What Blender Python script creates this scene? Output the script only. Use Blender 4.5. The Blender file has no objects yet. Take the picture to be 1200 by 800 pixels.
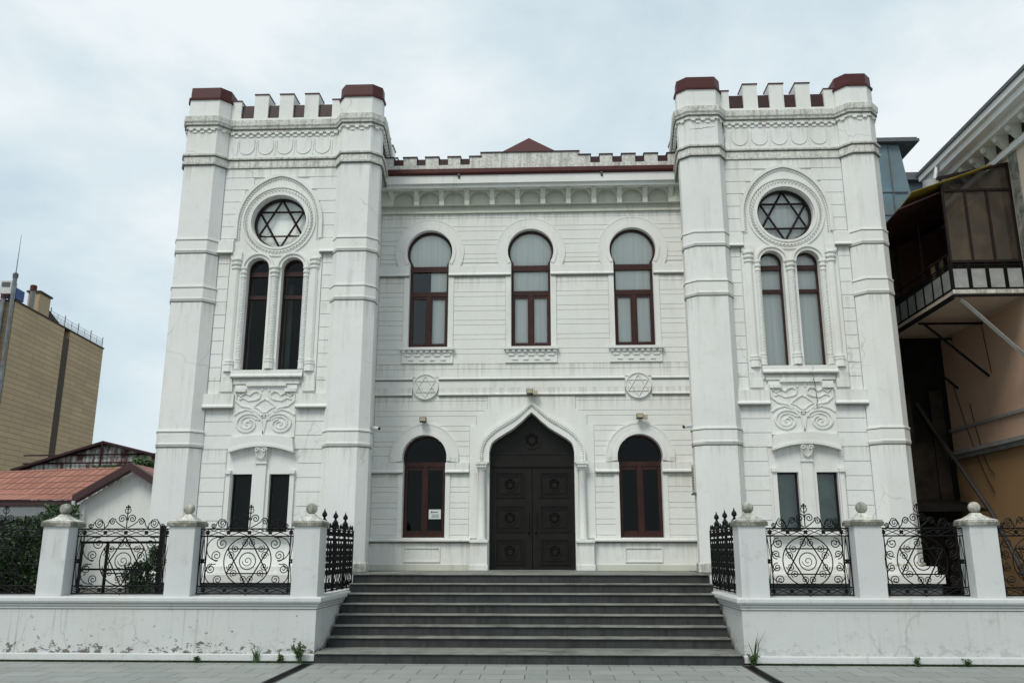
import bpy, bmesh, math, random
from math import sin, cos, pi, radians, sqrt
from mathutils import Vector
from mathutils.geometry import tessellate_polygon
random.seed(7)
S = bpy.context.scene
COL = S.collection

# ------------------------------------------------------------ mesh builder
class MB:
    def __init__(self): self.v = []; self.f = []; self.marks = []
    def mark(self): self.marks.append((len(self.v), len(self.f)))
    def parts(self, name, mat, parent, **kw):      # one object per marked piece
        mk = self.marks+[(len(self.v), len(self.f))]; out = []
        for (a, fa), (b, fb) in zip(mk[:-1], mk[1:]):
            if b == a: continue
            q = MB(); q.v = self.v[a:b]; q.f = [tuple(i-a for i in f) for f in self.f[fa:fb]]
            out.append(q.build(name, mat, parent, **kw))
        return out
    def add(self, vs, fs):
        b = len(self.v); self.v += [tuple(p) for p in vs]
        self.f += [tuple(b+i for i in q) for q in fs]
    def box(self, x0, x1, y0, y1, z0, z1):
        x0, x1 = min(x0, x1), max(x0, x1)
        self.add([(x0,y0,z0),(x1,y0,z0),(x1,y1,z0),(x0,y1,z0),(x0,y0,z1),(x1,y0,z1),(x1,y1,z1),(x0,y1,z1)],
                 [(0,3,2,1),(4,5,6,7),(0,1,5,4),(1,2,6,5),(2,3,7,6),(3,0,4,7)])
    def hexa(self, bot, top):        # two quads
        self.add(list(bot)+list(top), [(0,3,2,1),(4,5,6,7),(0,1,5,4),(1,2,6,5),(2,3,7,6),(3,0,4,7)])
    def plate(self, outer, holes, y0, y1, mp=None):   # polygon in XZ with holes, thickness in Y
        loops = [outer]+list(holes)
        if mp is None: mp = lambda x, y, z: (x, y, z)
        vv = [[Vector((p[0], p[1], 0)) for p in l] for l in loops]
        tris = tessellate_polygon(vv)
        flat = [p for l in loops for p in l]; n = len(flat)
        vs = [mp(x, y0, z) for x, z in flat]+[mp(x, y1, z) for x, z in flat]
        fs = [tuple(t) for t in tris]+[tuple(n+i for i in reversed(t)) for t in tris]
        b = 0
        for l in loops:
            k = len(l)
            for i in range(k):
                j = (i+1) % k; fs.append((b+i, b+j, n+b+j, n+b+i))
            b += k
        self.add(vs, fs)
    def prism(self, poly, z0, z1, taper=None):        # polygon in XY
        vv = [[Vector((p[0], p[1], 0)) for p in poly]]
        tris = tessellate_polygon(vv); n = len(poly)
        if taper is None: top = poly
        else:
            cx = sum(p[0] for p in poly)/n; cy = sum(p[1] for p in poly)/n
            top = [(cx+(x-cx)*taper, cy+(y-cy)*taper) for x, y in poly]
        vs = [(x,y,z0) for x,y in poly]+[(x,y,z1) for x,y in top]
        fs = [tuple(t) for t in tris]+[tuple(n+i for i in reversed(t)) for t in tris]
        for i in range(n): fs.append((i,(i+1)%n,n+(i+1)%n,n+i))
        self.add(vs, fs)
    def strip(self, a, b, y0, y1):                    # band between two XZ polylines
        n = len(a)
        vs = [(x,y0,z) for x,z in a]+[(x,y0,z) for x,z in b]+[(x,y1,z) for x,z in a]+[(x,y1,z) for x,z in b]
        fs = []
        for i in range(n-1):
            fs += [(i,i+1,n+i+1,n+i),(2*n+i,3*n+i,3*n+i+1,2*n+i+1),(i,2*n+i,2*n+i+1,i+1),(n+i,n+i+1,3*n+i+1,3*n+i)]
        fs += [(0,n,3*n,2*n),(n-1,3*n-1,4*n-1,2*n-1)]
        self.add(vs, fs)
    def sweep(self, path, prof, closed=False):        # plan path XY, profile (out, z) closed polygon, outward = right side of the path
        n = len(path); offs = []
        for i in range(n):
            p = Vector(path[i])
            a = Vector(path[i-1]) if (i > 0 or closed) else None
            b = Vector(path[(i+1) % n]) if (i < n-1 or closed) else None
            ns = []
            if a is not None: d = (p-a).normalized(); ns.append(Vector((d.y,-d.x)))
            if b is not None: d = (b-p).normalized(); ns.append(Vector((d.y,-d.x)))
            if len(ns) == 2:
                m = (ns[0]+ns[1]).normalized(); m = m/max(.3, m.dot(ns[0]))
            else: m = ns[0]
            offs.append((p, m))
        k = len(prof); vs = []
        for p, m in offs:
            for o, z in prof: q = p+m*o; vs.append((q.x, q.y, z))
        fs = []
        for i in range(n if closed else n-1):
            j = (i+1) % n
            for t in range(k):
                u = (t+1) % k; fs.append((i*k+t, j*k+t, j*k+u, i*k+u))
        if not closed:
            fs.append(tuple(range(k))); fs.append(tuple(reversed([(n-1)*k+t for t in range(k)])))
        self.add(vs, fs)
    def tube(self, pts, r, n=6, closed=False, flat=1.0):
        pts = [Vector(p) for p in pts]; m = len(pts); vs = []; fs = []
        prev = None
        for i, p in enumerate(pts):
            if closed: d = pts[(i+1) % m]-pts[i-1]
            else: d = pts[min(i+1, m-1)]-pts[max(i-1, 0)]
            if d.length < 1e-9: d = Vector((0,0,1))
            d.normalize()
            if prev is None:
                up = Vector((0,1,0)) if abs(d.y) < .9 else Vector((1,0,0))
            else: up = prev
            s = (up-d*up.dot(d))
            if s.length < 1e-6: s = d.orthogonal()
            s.normalize(); t = d.cross(s); prev = s
            rr = r[i] if isinstance(r, (list, tuple)) else r
            for k in range(n):
                a = 2*pi*k/n; q = p+s*(cos(a)*rr*flat)+t*(sin(a)*rr); vs.append(tuple(q))
        for i in range(m if closed else m-1):
            j = (i+1) % m
            for k in range(n):
                l = (k+1) % n; fs.append((i*n+k, i*n+l, j*n+l, j*n+k))
        if not closed:
            fs.append(tuple(reversed(range(n)))); fs.append(tuple((m-1)*n+k for k in range(n)))
        self.add(vs, fs)
    def lathe(self, prof, cx, cy, n=16):              # prof: (r, z)
        vs = []; fs = []; k = len(prof)
        for r, z in prof:
            for i in range(n):
                a = 2*pi*i/n; vs.append((cx+r*cos(a), cy+r*sin(a), z))
        for t in range(k-1):
            for i in range(n):
                j = (i+1) % n; fs.append((t*n+i, t*n+j, (t+1)*n+j, (t+1)*n+i))
        fs.append(tuple(reversed(range(n)))); fs.append(tuple((k-1)*n+i for i in range(n)))
        self.add(vs, fs)
    def ball(self, c, r, n=14):
        self.lathe([(max(.001, r*sin(pi*i/10)), c[2]-r*cos(pi*i/10)) for i in range(11)], c[0], c[1], n)
    def build(self, name, mat, parent=None, smooth=False, bevel=0, org=None, recalc=True):
        me = bpy.data.meshes.new(name)
        vs = self.v
        off = Vector(org) if org else Vector((0,0,0))
        if org: vs = [tuple(Vector(p)-off) for p in vs]
        me.from_pydata(vs, [], self.f); me.validate()
        if recalc:
            bm = bmesh.new(); bm.from_mesh(me)
            bmesh.ops.recalc_face_normals(bm, faces=bm.faces); bm.to_mesh(me); bm.free()
        if smooth:
            for p in me.polygons: p.use_smooth = True
            try: me.set_sharp_from_angle(angle=radians(40))
            except Exception: pass
        o = bpy.data.objects.new(name, me); COL.objects.link(o)
        me.materials.append(mat)
        o.location = off
        if bevel:
            md = o.modifiers.new('bevel', 'BEVEL'); md.width = bevel; md.segments = 2
            md.limit_method = 'ANGLE'; md.angle_limit = radians(40)
        if parent:
            o.parent = parent
            if org is None and parent.type == 'EMPTY':
                o.location = -world_loc(parent)
            elif parent.type != 'EMPTY' or org is not None:
                o.location = off-world_loc(parent)
        return o

def world_loc(o):
    l = Vector(o.location)
    while o.parent: o = o.parent; l = l+o.location
    return l
def thing(name, loc, label, cat, group=None):
    o = bpy.data.objects.new(name, None); COL.objects.link(o); o.location = loc
    o['label'] = label; o['category'] = cat
    if group: o['group'] = group
    return o
def tag(o, label, cat, group=None, kind=None):
    if label: o['label'] = label
    if cat: o['category'] = cat
    if group: o['group'] = group
    if kind: o['kind'] = kind
    return o
def struct(o): o['kind'] = 'structure'; return o
def copy_tree(o, parent=None):
    c = o.copy(); COL.objects.link(c)
    if parent: c.parent = parent
    for ch in list(o.children): copy_tree(ch, c)
    return c
def arc(cx, cz, r, a0, a1, n):
    return [(cx+r*cos(radians(a0+(a1-a0)*i/n)), cz+r*sin(radians(a0+(a1-a0)*i/n))) for i in range(n+1)]

# ------------------------------------------------------------ materials
def newmat(name):
    m = bpy.data.materials.new(name); m.use_nodes = True
    nt = m.node_tree; b = nt.nodes['Principled BSDF']
    return m, nt, b
def N(nt, t, **kw):
    n = nt.nodes.new(t)
    for k, v in kw.items():
        if k in n.inputs: n.inputs[k].default_value = v
        else: setattr(n, k, v)
    return n
def noise(nt, scale, detail=6, rough=.6, mapscale=(1,1,1), loc=(0,0,0), dist=0):
    g = nt.nodes.new('ShaderNodeNewGeometry')
    mp = nt.nodes.new('ShaderNodeMapping'); mp.inputs['Scale'].default_value = mapscale; mp.inputs['Location'].default_value = loc
    nt.links.new(g.outputs['Position'], mp.inputs['Vector'])
    n = nt.nodes.new('ShaderNodeTexNoise')
    n.inputs['Scale'].default_value = scale; n.inputs['Detail'].default_value = detail
    n.inputs['Roughness'].default_value = rough; n.inputs['Distortion'].default_value = dist
    nt.links.new(mp.outputs['Vector'], n.inputs['Vector'])
    return n.outputs['Fac']
def ramp(nt, fac, stops):
    r = nt.nodes.new('ShaderNodeValToRGB'); e = r.color_ramp.elements
    while len(e) < len(stops): e.new(.5)
    for i, (p, c) in enumerate(stops):
        e[i].position = p; e[i].color = (*c, 1) if isinstance(c, (tuple, list)) else (c, c, c, 1)
    nt.links.new(fac, r.inputs['Fac']); return r.outputs['Color']
def mix(nt, fac, a, b, mode='MIX'):
    m = nt.nodes.new('ShaderNodeMix'); m.data_type = 'RGBA'; m.blend_type = mode
    for i, v in ((0, fac), (6, a), (7, b)):
        if isinstance(v, (int, float)): m.inputs[i].default_value = v
        elif isinstance(v, tuple): m.inputs[i].default_value = (*v, 1)
        else: nt.links.new(v, m.inputs[i])
    return m.outputs[2]
def mth(nt, op, a, b=None):
    m = nt.nodes.new('ShaderNodeMath'); m.operation = op
    for i, v in enumerate((a, b)):
        if v is None: continue
        if isinstance(v, (int, float)): m.inputs[i].default_value = v
        else: nt.links.new(v, m.inputs[i])
    return m.outputs[0]
def bump(nt, b, h, strength=.3, dist=.01):
    n = nt.nodes.new('ShaderNodeBump'); n.inputs['Strength'].default_value = strength; n.inputs['Distance'].default_value = dist
    nt.links.new(h, n.inputs['Height']); nt.links.new(n.outputs['Normal'], b.inputs['Normal'])
def posz(nt):
    g = nt.nodes.new('ShaderNodeNewGeometry'); s = nt.nodes.new('ShaderNodeSeparateXYZ')
    nt.links.new(g.outputs['Position'], s.inputs[0]); return s.outputs

def plaster(name, base, dirt, streak=.35, grime_shade=.25, peel=0, crack=0, rough=.75, fine=7, ledges=()):
    m, nt, b = newmat(name)
    c = mix(nt, ramp(nt, noise(nt, .9, 5, .6), [(.3, 0.), (.75, 1.)]), base, tuple(v*.9 for v in base))
    # rain streaks: narrow in X, long in Z
    s = ramp(nt, noise(nt, 1, 6, .65, (fine, fine, .35)), [(.53, 0.), (.72, 1.)])
    s2 = ramp(nt, noise(nt, 1.3, 4, .6, loc=(3, 1, 9)), [(.42, 0.), (.7, 1.)])
    f = mth(nt, 'MULTIPLY', mth(nt, 'MULTIPLY', s, s2), streak)
    c = mix(nt, f, c, dirt)
    g = ramp(nt, noise(nt, 5, 8, .75, loc=(5, 2, 3)), [(.56, 0.), (.78, 1.)])
    c = mix(nt, mth(nt, 'MULTIPLY', g, grime_shade), c, dirt)
    o_ = ramp(nt, noise(nt, .55, 7, .7, (1.5, 1.5, .6), (7, 7, 7)), [(.5, 0.), (.72, 1.)])
    c = mix(nt, mth(nt, 'MULTIPLY', o_, .45), c, mix(nt, .5, c, (.50, .44, .30)))
    if ledges:       # run-off stains hanging below the ledges
        zz = posz(nt)[2]; tot = None
        for zl in ledges:
            t = mth(nt, 'DIVIDE', mth(nt, 'SUBTRACT', zl, zz), .55)
            k = mth(nt, 'MULTIPLY', mth(nt, 'GREATER_THAN', t, 0.0), mth(nt, 'MAXIMUM', mth(nt, 'SUBTRACT', 1.0, t), 0.0))
            tot = k if tot is None else mth(nt, 'MAXIMUM', tot, k)
        d1 = noise(nt, 1, 6, .7, (13, 13, .25), (2, 9, 4))
        dm = ramp(nt, mth(nt, 'ADD', d1, mth(nt, 'MULTIPLY', tot, .16)), [(.60, 0.), (.74, 1.)])
        c = mix(nt, mth(nt, 'MULTIPLY', mth(nt, 'MULTIPLY', dm, tot), .38), c, (.30, .285, .21))
    h = noise(nt, 22, 4, .6)
    if crack:
        gm = nt.nodes.new('ShaderNodeNewGeometry')
        nz = nt.nodes.new('ShaderNodeTexNoise'); nz.inputs['Scale'].default_value = 3; nz.inputs['Detail'].default_value = 5
        nt.links.new(gm.outputs['Position'], nz.inputs['Vector'])
        ad = nt.nodes.new('ShaderNodeMixRGB'); ad.blend_type = 'LINEAR_LIGHT'; ad.inputs[0].default_value = .16
        nt.links.new(gm.outputs['Position'], ad.inputs[1]); nt.links.new(nz.outputs['Color'], ad.inputs[2])
        v = nt.nodes.new('ShaderNodeTexVoronoi'); v.feature = 'DISTANCE_TO_EDGE'; v.inputs['Scale'].default_value = .8
        nt.links.new(ad.outputs[0], v.inputs['Vector'])
        line = ramp(nt, v.outputs['Distance'], [(.0, 1.), (.012, 0.)])
        msk = ramp(nt, noise(nt, .7, 3, .5, loc=(8, 3, 1)), [(.52, 0.), (.6, 1.)])
        c = mix(nt, mth(nt, 'MULTIPLY', mth(nt, 'MULTIPLY', line, msk), crack), c, (.12, .11, .09))
    if peel:
        xyz = posz(nt)
        low = ramp(nt, mth(nt, 'MULTIPLY', xyz[2], 1.0), [(.1, 1.), (.34, .42), (.75, .2), (.95, .1)])
        pn = noise(nt, 6.5, 9, .74, (1, 1, 1.5), (1, 0, 0))
        pm = ramp(nt, mth(nt, 'ADD', pn, mth(nt, 'MULTIPLY', low, .22)), [(.70, 0.), (.725, 1.)])
        pm = mth(nt, 'MULTIPLY', pm, ramp(nt, mth(nt, 'ADD', mth(nt, 'MULTIPLY', xyz[0], -.5), -.5), [(0., .25), (.5, 1.)]))
        pcol = mix(nt, noise(nt, 40, 4), (.045, .043, .035), (.20, .19, .16))
        c = mix(nt, mth(nt, 'MULTIPLY', pm, peel), c, pcol)
        h = mth(nt, 'SUBTRACT', h, mth(nt, 'MULTIPLY', pm, 2.0))
    nt.links.new(c, b.inputs['Base Color']); b.inputs['Roughness'].default_value = rough
    bump(nt, b, h, .25, .01)
    return m
def simple(name, col, rough=.5, metal=0, var=.25, scale=8, bmp=.15, dirt=None, damt=.5, spec=.5):
    m, nt, b = newmat(name); b.inputs['Specular IOR Level'].default_value = spec
    f = noise(nt, scale, 6, .65)
    c = mix(nt, ramp(nt, f, [(.3, 0.), (.7, 1.)]), col, tuple(v*(1-var) for v in col))
    if dirt:
        c = mix(nt, mth(nt, 'MULTIPLY', ramp(nt, noise(nt, scale*.4, 8, .7, loc=(4, 4, 4)), [(.5, 0.), (.68, 1.)]), damt), c, dirt)
    nt.links.new(c, b.inputs['Base Color'])
    b.inputs['Roughness'].default_value = rough; b.inputs['Metallic'].default_value = metal
    if bmp: bump(nt, b, f, bmp, .01)
    return m

M = {}
WHITE = (.73, .74, .72)
M['white'] = plaster('white plaster', WHITE, (.30, .30, .25), .45, .3, crack=.3, ledges=(10.6, 9.72, 7.74, 6.67, 5.10, 4.46, 3.64))
M['turret'] = plaster('turret plaster', WHITE, (.30, .30, .25), .45, .3, crack=.3, ledges=(10.6, 9.72, 7.74, 6.67, 3.64))
M['trim'] = plaster('white trim', (.73, .735, .71), (.30, .29, .23), .5, .35, ledges=(5.10, 4.80, 3.58, 1.82))
M['facade'] = plaster('facade boards', (.73, .735, .705), (.40, .40, .34), .3, .18, ledges=(9.16, 7.66, 5.65, 4.92, 3.25, 1.82))
M['cornice'] = plaster('weathered cornice', (.58, .60, .56), (.13, .125, .10), .9, .75)
M['fence_wall'] = plaster('boundary wall plaster', (.54, .56, .55), (.20, .20, .17), .8, .45, peel=1, crack=.3, fine=16)
M['coping'] = plaster('coping stone', (.57, .59, .585), (.2, .2, .17), .6, .5, crack=.08)

M['soffit'] = plaster('yellowed corbel plaster', (.56, .57, .50), (.26, .25, .18), .7, .5)
M['grime_shade'] = plaster('grime and shade under moulding', (.13, .13, .11), (.05, .05, .045), .8, .9)  # grime with the lip shade painted in, for strips under mouldings
def weather(name, base, dark, lo=.44, hi=.60):
    m, nt, b = newmat(name)
    a = ramp(nt, noise(nt, 3.5, 9, .75, loc=(1, 5, 2)), [(lo, 0.), (hi, 1.)])
    f = ramp(nt, noise(nt, 22, 6, .7), [(.45, 0.), (.62, 1.)])
    v = ramp(nt, noise(nt, 1, 6, .7, (14, 14, .8)), [(.48, 0.), (.62, 1.)])
    c = mix(nt, mth(nt, 'MULTIPLY', a, .8), base, dark)
    c = mix(nt, mth(nt, 'MULTIPLY', f, .45), c, dark); c = mix(nt, mth(nt, 'MULTIPLY', v, .5), c, dark)
    nt.links.new(c, b.inputs['Base Color']); b.inputs['Roughness'].default_value = .85; bump(nt, b, noise(nt, 30, 5, .7), .5, .01)
    return m
M['ball'] = weather('spotted ball stone', (.52, .51, .44), (.10, .10, .08), .40, .58)
M['cap'] = weather('weathered cap stone', (.38, .38, .32), (.07, .07, .055), .38, .55)
M['cap_light'] = weather('lichen spotted stone', (.62, .62, .56), (.17, .165, .14), .47, .66)
M['stained'] = weather('stained moulding', (.68, .68, .64), (.19, .185, .15), .54, .72)
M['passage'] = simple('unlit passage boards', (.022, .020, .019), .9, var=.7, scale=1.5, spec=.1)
M['plinth_dark'] = simple('dark plinth stone', (.11, .12, .125), .7, var=.4)
M['red'] = simple('dark red sheet metal', (.078, .014, .013), .5, spec=.3, var=.35, dirt=(.05,.02,.018))
M['maroon'] = simple('maroon flashing', (.045, .013, .016), .5, var=.5, spec=.3)
M['frame'] = simple('brown window timber', (.046, .013, .009), .45, var=.6, scale=5, spec=.3)
M['frame_dark'] = simple('dark window frame', (.014, .008, .007), .45, var=.4, spec=.3)
M['iron'] = simple('black wrought iron', (.004, .004, .005), .5, var=.3, scale=30, spec=.2)
M['door'] = simple('dark bronze door', (.012, .0098, .008), .42, var=.45, scale=6, spec=.22)
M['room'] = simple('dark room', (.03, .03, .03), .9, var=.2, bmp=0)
M['curtain'] = simple('pale blind', (.90, .91, .86), .85, var=.08, scale=1.5, bmp=0)
M['curtain_green'] = simple('green grey blind', (.24, .31, .29), .85, var=.4, scale=2.5, bmp=0)
M['lamp'] = simple('floodlight casing', (.05, .045, .035), .5)
M['lampglass'] = simple('floodlight glass', (.45, .40, .25), .25, bmp=0)
M['cam'] = simple('grey camera plastic', (.62, .64, .64), .4, bmp=0)
M['marble'] = simple('marble plaque', (.5, .48, .43), .4, var=.2)
M['gilt'] = simple('engraved letters', (.22, .17, .09), .5, bmp=0)
M['paper'] = simple('paper notice', (.62, .68, .66), .7, var=.05, bmp=0)
M['ink'] = simple('printed ink', (.03, .05, .06), .7, bmp=0)

_nt = M['curtain'].node_tree; _b = _nt.nodes['Principled BSDF']
_c = mix(_nt, ramp(_nt, noise(_nt, 1, 3, .5, (16, 1, .25)), [(.35, 0.), (.65, 1.)]), (.93, .94, .89), (.80, .83, .80)); _nt.links.new(_c, _b.inputs['Base Color'])  # fold shading painted into the blind colour as vertical streaks
def glass(name, tint=(.9,.95,.95), ref=.10, k=1.4):
    m, nt, b = newmat(name); nt.nodes.remove(b)
    out = nt.nodes['Material Output']
    fr = N(nt, 'ShaderNodeFresnel', IOR=1.5)
    f = mth(nt, 'ADD', mth(nt, 'MULTIPLY', fr.outputs[0], k), ref)
    tr = N(nt, 'ShaderNodeBsdfTransparent', Color=(*tint, 1)); gl = N(nt, 'ShaderNodeBsdfGlossy', Roughness=.02, Color=(.9,.95,.97,1))
    bn = nt.nodes.new('ShaderNodeBump'); bn.inputs['Strength'].default_value = .05; bn.inputs['Distance'].default_value = .02
    nt.links.new(noise(nt, 1.6, 2, .5), bn.inputs['Height']); nt.links.new(bn.outputs[0], gl.inputs['Normal'])
    mx = nt.nodes.new('ShaderNodeMixShader')
    nt.links.new(f, mx.inputs[0]); nt.links.new(tr.outputs[0], mx.inputs[1]); nt.links.new(gl.outputs[0], mx.inputs[2])
    nt.links.new(mx.outputs[0], out.inputs['Surface']); return m
M['glass'] = glass('window glass', (.99, 1, .99), ref=.01, k=1.1)
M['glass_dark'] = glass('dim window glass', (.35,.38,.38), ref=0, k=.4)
M['glass_dirty'] = glass('dirty balcony glass', (.45,.42,.36), ref=.04, k=1.6)
_nt = M['glass_dirty'].node_tree; _o = _nt.nodes['Material Output']; _s = _o.inputs['Surface'].links[0].from_socket
_d = _nt.nodes.new('ShaderNodeBsdfDiffuse'); _nt.links.new(mix(_nt, noise(_nt, 2.2, 6, .7), (.10, .08, .06), (.34, .25, .15)), _d.inputs['Color'])
_m = _nt.nodes.new('ShaderNodeMixShader'); _nt.links.new(mth(_nt, 'MULTIPLY', ramp(_nt, noise(_nt, 1.7, 5, .65, loc=(2, 2, 2)), [(.35, .1), (.7, .6)]), .5), _m.inputs[0])
_nt.links.new(_s, _m.inputs[1]); _nt.links.new(_d.outputs[0], _m.inputs[2]); _nt.links.new(_m.outputs[0], _o.inputs['Surface'])

def stone_steps():
    m, nt, b = newmat('dark basalt steps'); b.inputs['Specular IOR Level'].default_value = .3
    c = mix(nt, noise(nt, 3, 8, .7), (.010, .011, .012), (.065, .068, .066))
    s = ramp(nt, noise(nt, 1, 5, .6, (9, 9, 1.2)), [(.45, 0.), (.65, 1.)])
    c = mix(nt, mth(nt, 'MULTIPLY', s, .6), c, (.014, .014, .014))
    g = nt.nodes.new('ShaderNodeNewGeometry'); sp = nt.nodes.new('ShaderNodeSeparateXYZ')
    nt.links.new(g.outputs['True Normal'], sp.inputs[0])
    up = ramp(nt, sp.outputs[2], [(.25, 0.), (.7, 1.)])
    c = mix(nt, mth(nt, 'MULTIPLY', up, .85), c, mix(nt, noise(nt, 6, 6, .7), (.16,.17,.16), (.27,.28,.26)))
    # joints between the slabs
    px = posz(nt)
    j = mth(nt, 'LESS_THAN', mth(nt, 'FRACT', mth(nt, 'ADD', mth(nt, 'MULTIPLY', px[0], .8), .37)), .008)
    c = mix(nt, j, c, (.02, .02, .02))
    nt.links.new(c, b.inputs['Base Color']); b.inputs['Roughness'].default_value = .65
    bump(nt, b, noise(nt, 18, 5), .3, .01); return m
M['steps'] = stone_steps()
M['nosing'] = simple('worn step nosing', (.24, .245, .22), .65, var=.5, scale=3, dirt=(.06,.06,.05), damt=.85)

def paving():
    m, nt, b = newmat('grey stone paving')
    g = nt.nodes.new('ShaderNodeNewGeometry'); mp = nt.nodes.new('ShaderNodeMapping'); mp.inputs['Location'].default_value = (.3, .05, 0)
    nt.links.new(g.outputs['Position'], mp.inputs['Vector'])
    br = nt.nodes.new('ShaderNodeTexBrick'); br.offset = .5; br.squash = 1
    for k, v in (('Scale', 1), ('Mortar Size', .007), ('Mortar Smooth', .1), ('Bias', 0), ('Brick Width', .6), ('Row Height', .45)): br.inputs[k].default_value = v
    br.inputs['Color1'].default_value = (.25,.275,.26,1); br.inputs['Color2'].default_value = (.31,.33,.315,1); br.inputs['Mortar'].default_value = (.05,.05,.045,1)
    nt.links.new(mp.outputs[0], br.inputs['Vector'])
    c = mix(nt, mth(nt, 'MULTIPLY', ramp(nt, noise(nt, 1.4, 8, .7), [(.35, 0.), (.7, 1.)]), .45), br.outputs['Color'], (.16, .165, .15))
    c = mix(nt, mth(nt, 'MULTIPLY', ramp(nt, noise(nt, 30, 3, .5), [(.55, 0.), (.7, 1.)]), .25), c, (.12, .12, .11))
    nt.links.new(c, b.inputs['Base Color']); b.inputs['Roughness'].default_value = .6
    bump(nt, b, mth(nt, 'SUBTRACT', noise(nt, 12, 4), mth(nt, 'MULTIPLY', br.outputs['Fac'], 2)), .25, .006); return m
M['paving'] = paving()
M['asphalt'] = simple('asphalt', (.055, .055, .055), .85, var=.3, scale=20)
M['soil'] = simple('yard ground', (.09, .085, .07), .9, var=.4)
M['drain'] = simple('cast drain grating', (.045, .045, .045), .5, metal=.4, var=.5, scale=12)

def leafmat(name, a, b_):
    m, nt, b = newmat(name)
    c = mix(nt, noise(nt, 14, 3), a, b_); nt.links.new(c, b.inputs['Base Color']); b.inputs['Roughness'].default_value = .55
    return m
M['leaf'] = leafmat('dark shrub leaf', (.008, .022, .006), (.035, .08, .015))
M['leaf_light'] = leafmat('weed leaf', (.02, .045, .012), (.055, .11, .025))
M['dead_leaf'] = leafmat('dead leaf', (.12, .07, .03), (.2, .13, .05))
M['stem'] = simple('stem', (.06, .045, .03), .8)

# ------------------------------------------------------------ plan data
LAND = 1.24
def flipx(pts, s): return [(s*x, y) for x, y in pts] if s > 0 else [(-x, y) for x, y in pts]

# ============================================================ SYNAGOGUE
syn = thing('synagogue', (0, 2, 0), 'white two-storey synagogue with crenellated corner towers and star windows, behind the steps', 'building')

# openings
def horseshoe(cx, cz, r, half, zb, n=40):
    a = math.degrees(math.asin(sqrt(max(0, r*r-half*half))/r))
    # from bottom right, up, round to the left
    pts = [(cx+half, zb)]
    pts += arc(cx, cz, r, -a, 180+a, n)
    pts += [(cx-half, zb)]
    return pts
UP = [(-2.30, 8.25, .52, .44, 6.02), (0, 8.25, .52, .44, 6.02), (2.30, 8.25, .52, .44, 6.02)]
LO = [(-2.305, 3.59, .48, .455, 1.91), (2.305, 3.59, .48, .455, 1.91)]
OG_I = [(.91, 1.245), (.91, 3.46), (.91, 3.68), (.895, 3.78), (.858, 3.885), (.76, 3.972), (.60, 4.072), (.39, 4.2), (.19, 4.37), (.085, 4.475), (0, 4.545)]
OG_IN = OG_I+[(-x, z) for x, z in OG_I[-2::-1]]
OG_O = [(1.145, 3.46), (1.145, 3.70), (1.10, 3.86), (1.035, 3.98), (.95, 4.09), (.86, 4.185), (.61, 4.34), (.355, 4.48), (.15, 4.65), (.07, 4.735), (0, 4.80)]
OG_OUT = OG_O+[(-x, z) for x, z in OG_O[-2::-1]]
fac = MB()
holes = [horseshoe(*u) for u in UP]+[horseshoe(*u) for u in LO]
door_hole = OG_IN
# the wall ends at landing level, so the door notch is cut in the outline
outline = [(-3.47, LAND-.02), (-.91, LAND-.02)] + [(-x, z) for x, z in OG_I] [1:] + [(x, z) for x, z in OG_I[-2::-1]][:-1] + [(.91, LAND-.02), (3.47, LAND-.02), (3.47, 9.75), (-3.47, 9.75)]
fac.plate(outline, holes, 0, .38)
fac_o = fac.build('facade_wall', M['facade'], syn)

# boards
def facade_rows():
    g = [LAND+.66, 1.96]
    rows = []
    gl = [1.9, 1.96, 2.18, 2.29, 2.52, 2.63, 2.85, 2.96, 3.18, 3.27]
    gl2 = [3.47, 3.62, 3.82, 3.93, 4.15, 4.26, 4.48, 4.59, 4.81, 4.925]
    gl3 = [5.34, 5.52, 5.63, 5.86, 5.97, 6.19, 6.30, 6.52, 6.63, 6.85, 6.96, 7.18, 7.29, 7.51, 7.63]
    gl4 = [7.98, 8.08, 8.19, 8.41, 8.52, 8.74, 8.85, 9.06, 9.16]
    for l in (gl, gl2, gl3, gl4):
        for a, b in zip(l[:-1], l[1:]): rows.append((a, b))
    return rows
def subtract(iv, ex):
    out = [iv]
    for a, b in ex:
        nx = []
        for c, d in out:
            if b <= c or a >= d: nx.append((c, d)); continue
            if a > c: nx.append((c, a))
            if b < d: nx.append((b, d))
        out = nx
    return out
bd = MB()
for a, b in facade_rows():
    ex = []
    zc = (a+b)/2
    if 5.95 < zc < 8.9:
        for c in (-2.3, 0, 2.3):
            h = .57 if zc < 7.95 else (.62 if zc < 8.7 else .34)
            ex.append((c-h, c+h))
    if zc < 4.15:
        for c in (-2.305, 2.305):
            h = .56 if zc < 3.3 else (.57 if zc < 3.95 else .30)
            ex.append((c-h, c+h))
    if zc < 4.27: ex.append((-1.34, 1.34))
    elif zc < 4.5: ex.append((-1.2, 1.2))
    elif zc < 4.94: ex.append((-.96, .96))
    if 5.64 < zc < 5.97:
        for c in (-2.31, 0, 2.31): ex.append((c-.57, c+.57))
    for c, d in subtract((-3.42, 3.42), ex):
        if d-c > .03: bd.box(c, d, -.016, .004, a+.0045, b-.0045)
bd.build('siding', M['facade'], syn)

tr = MB()
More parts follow.
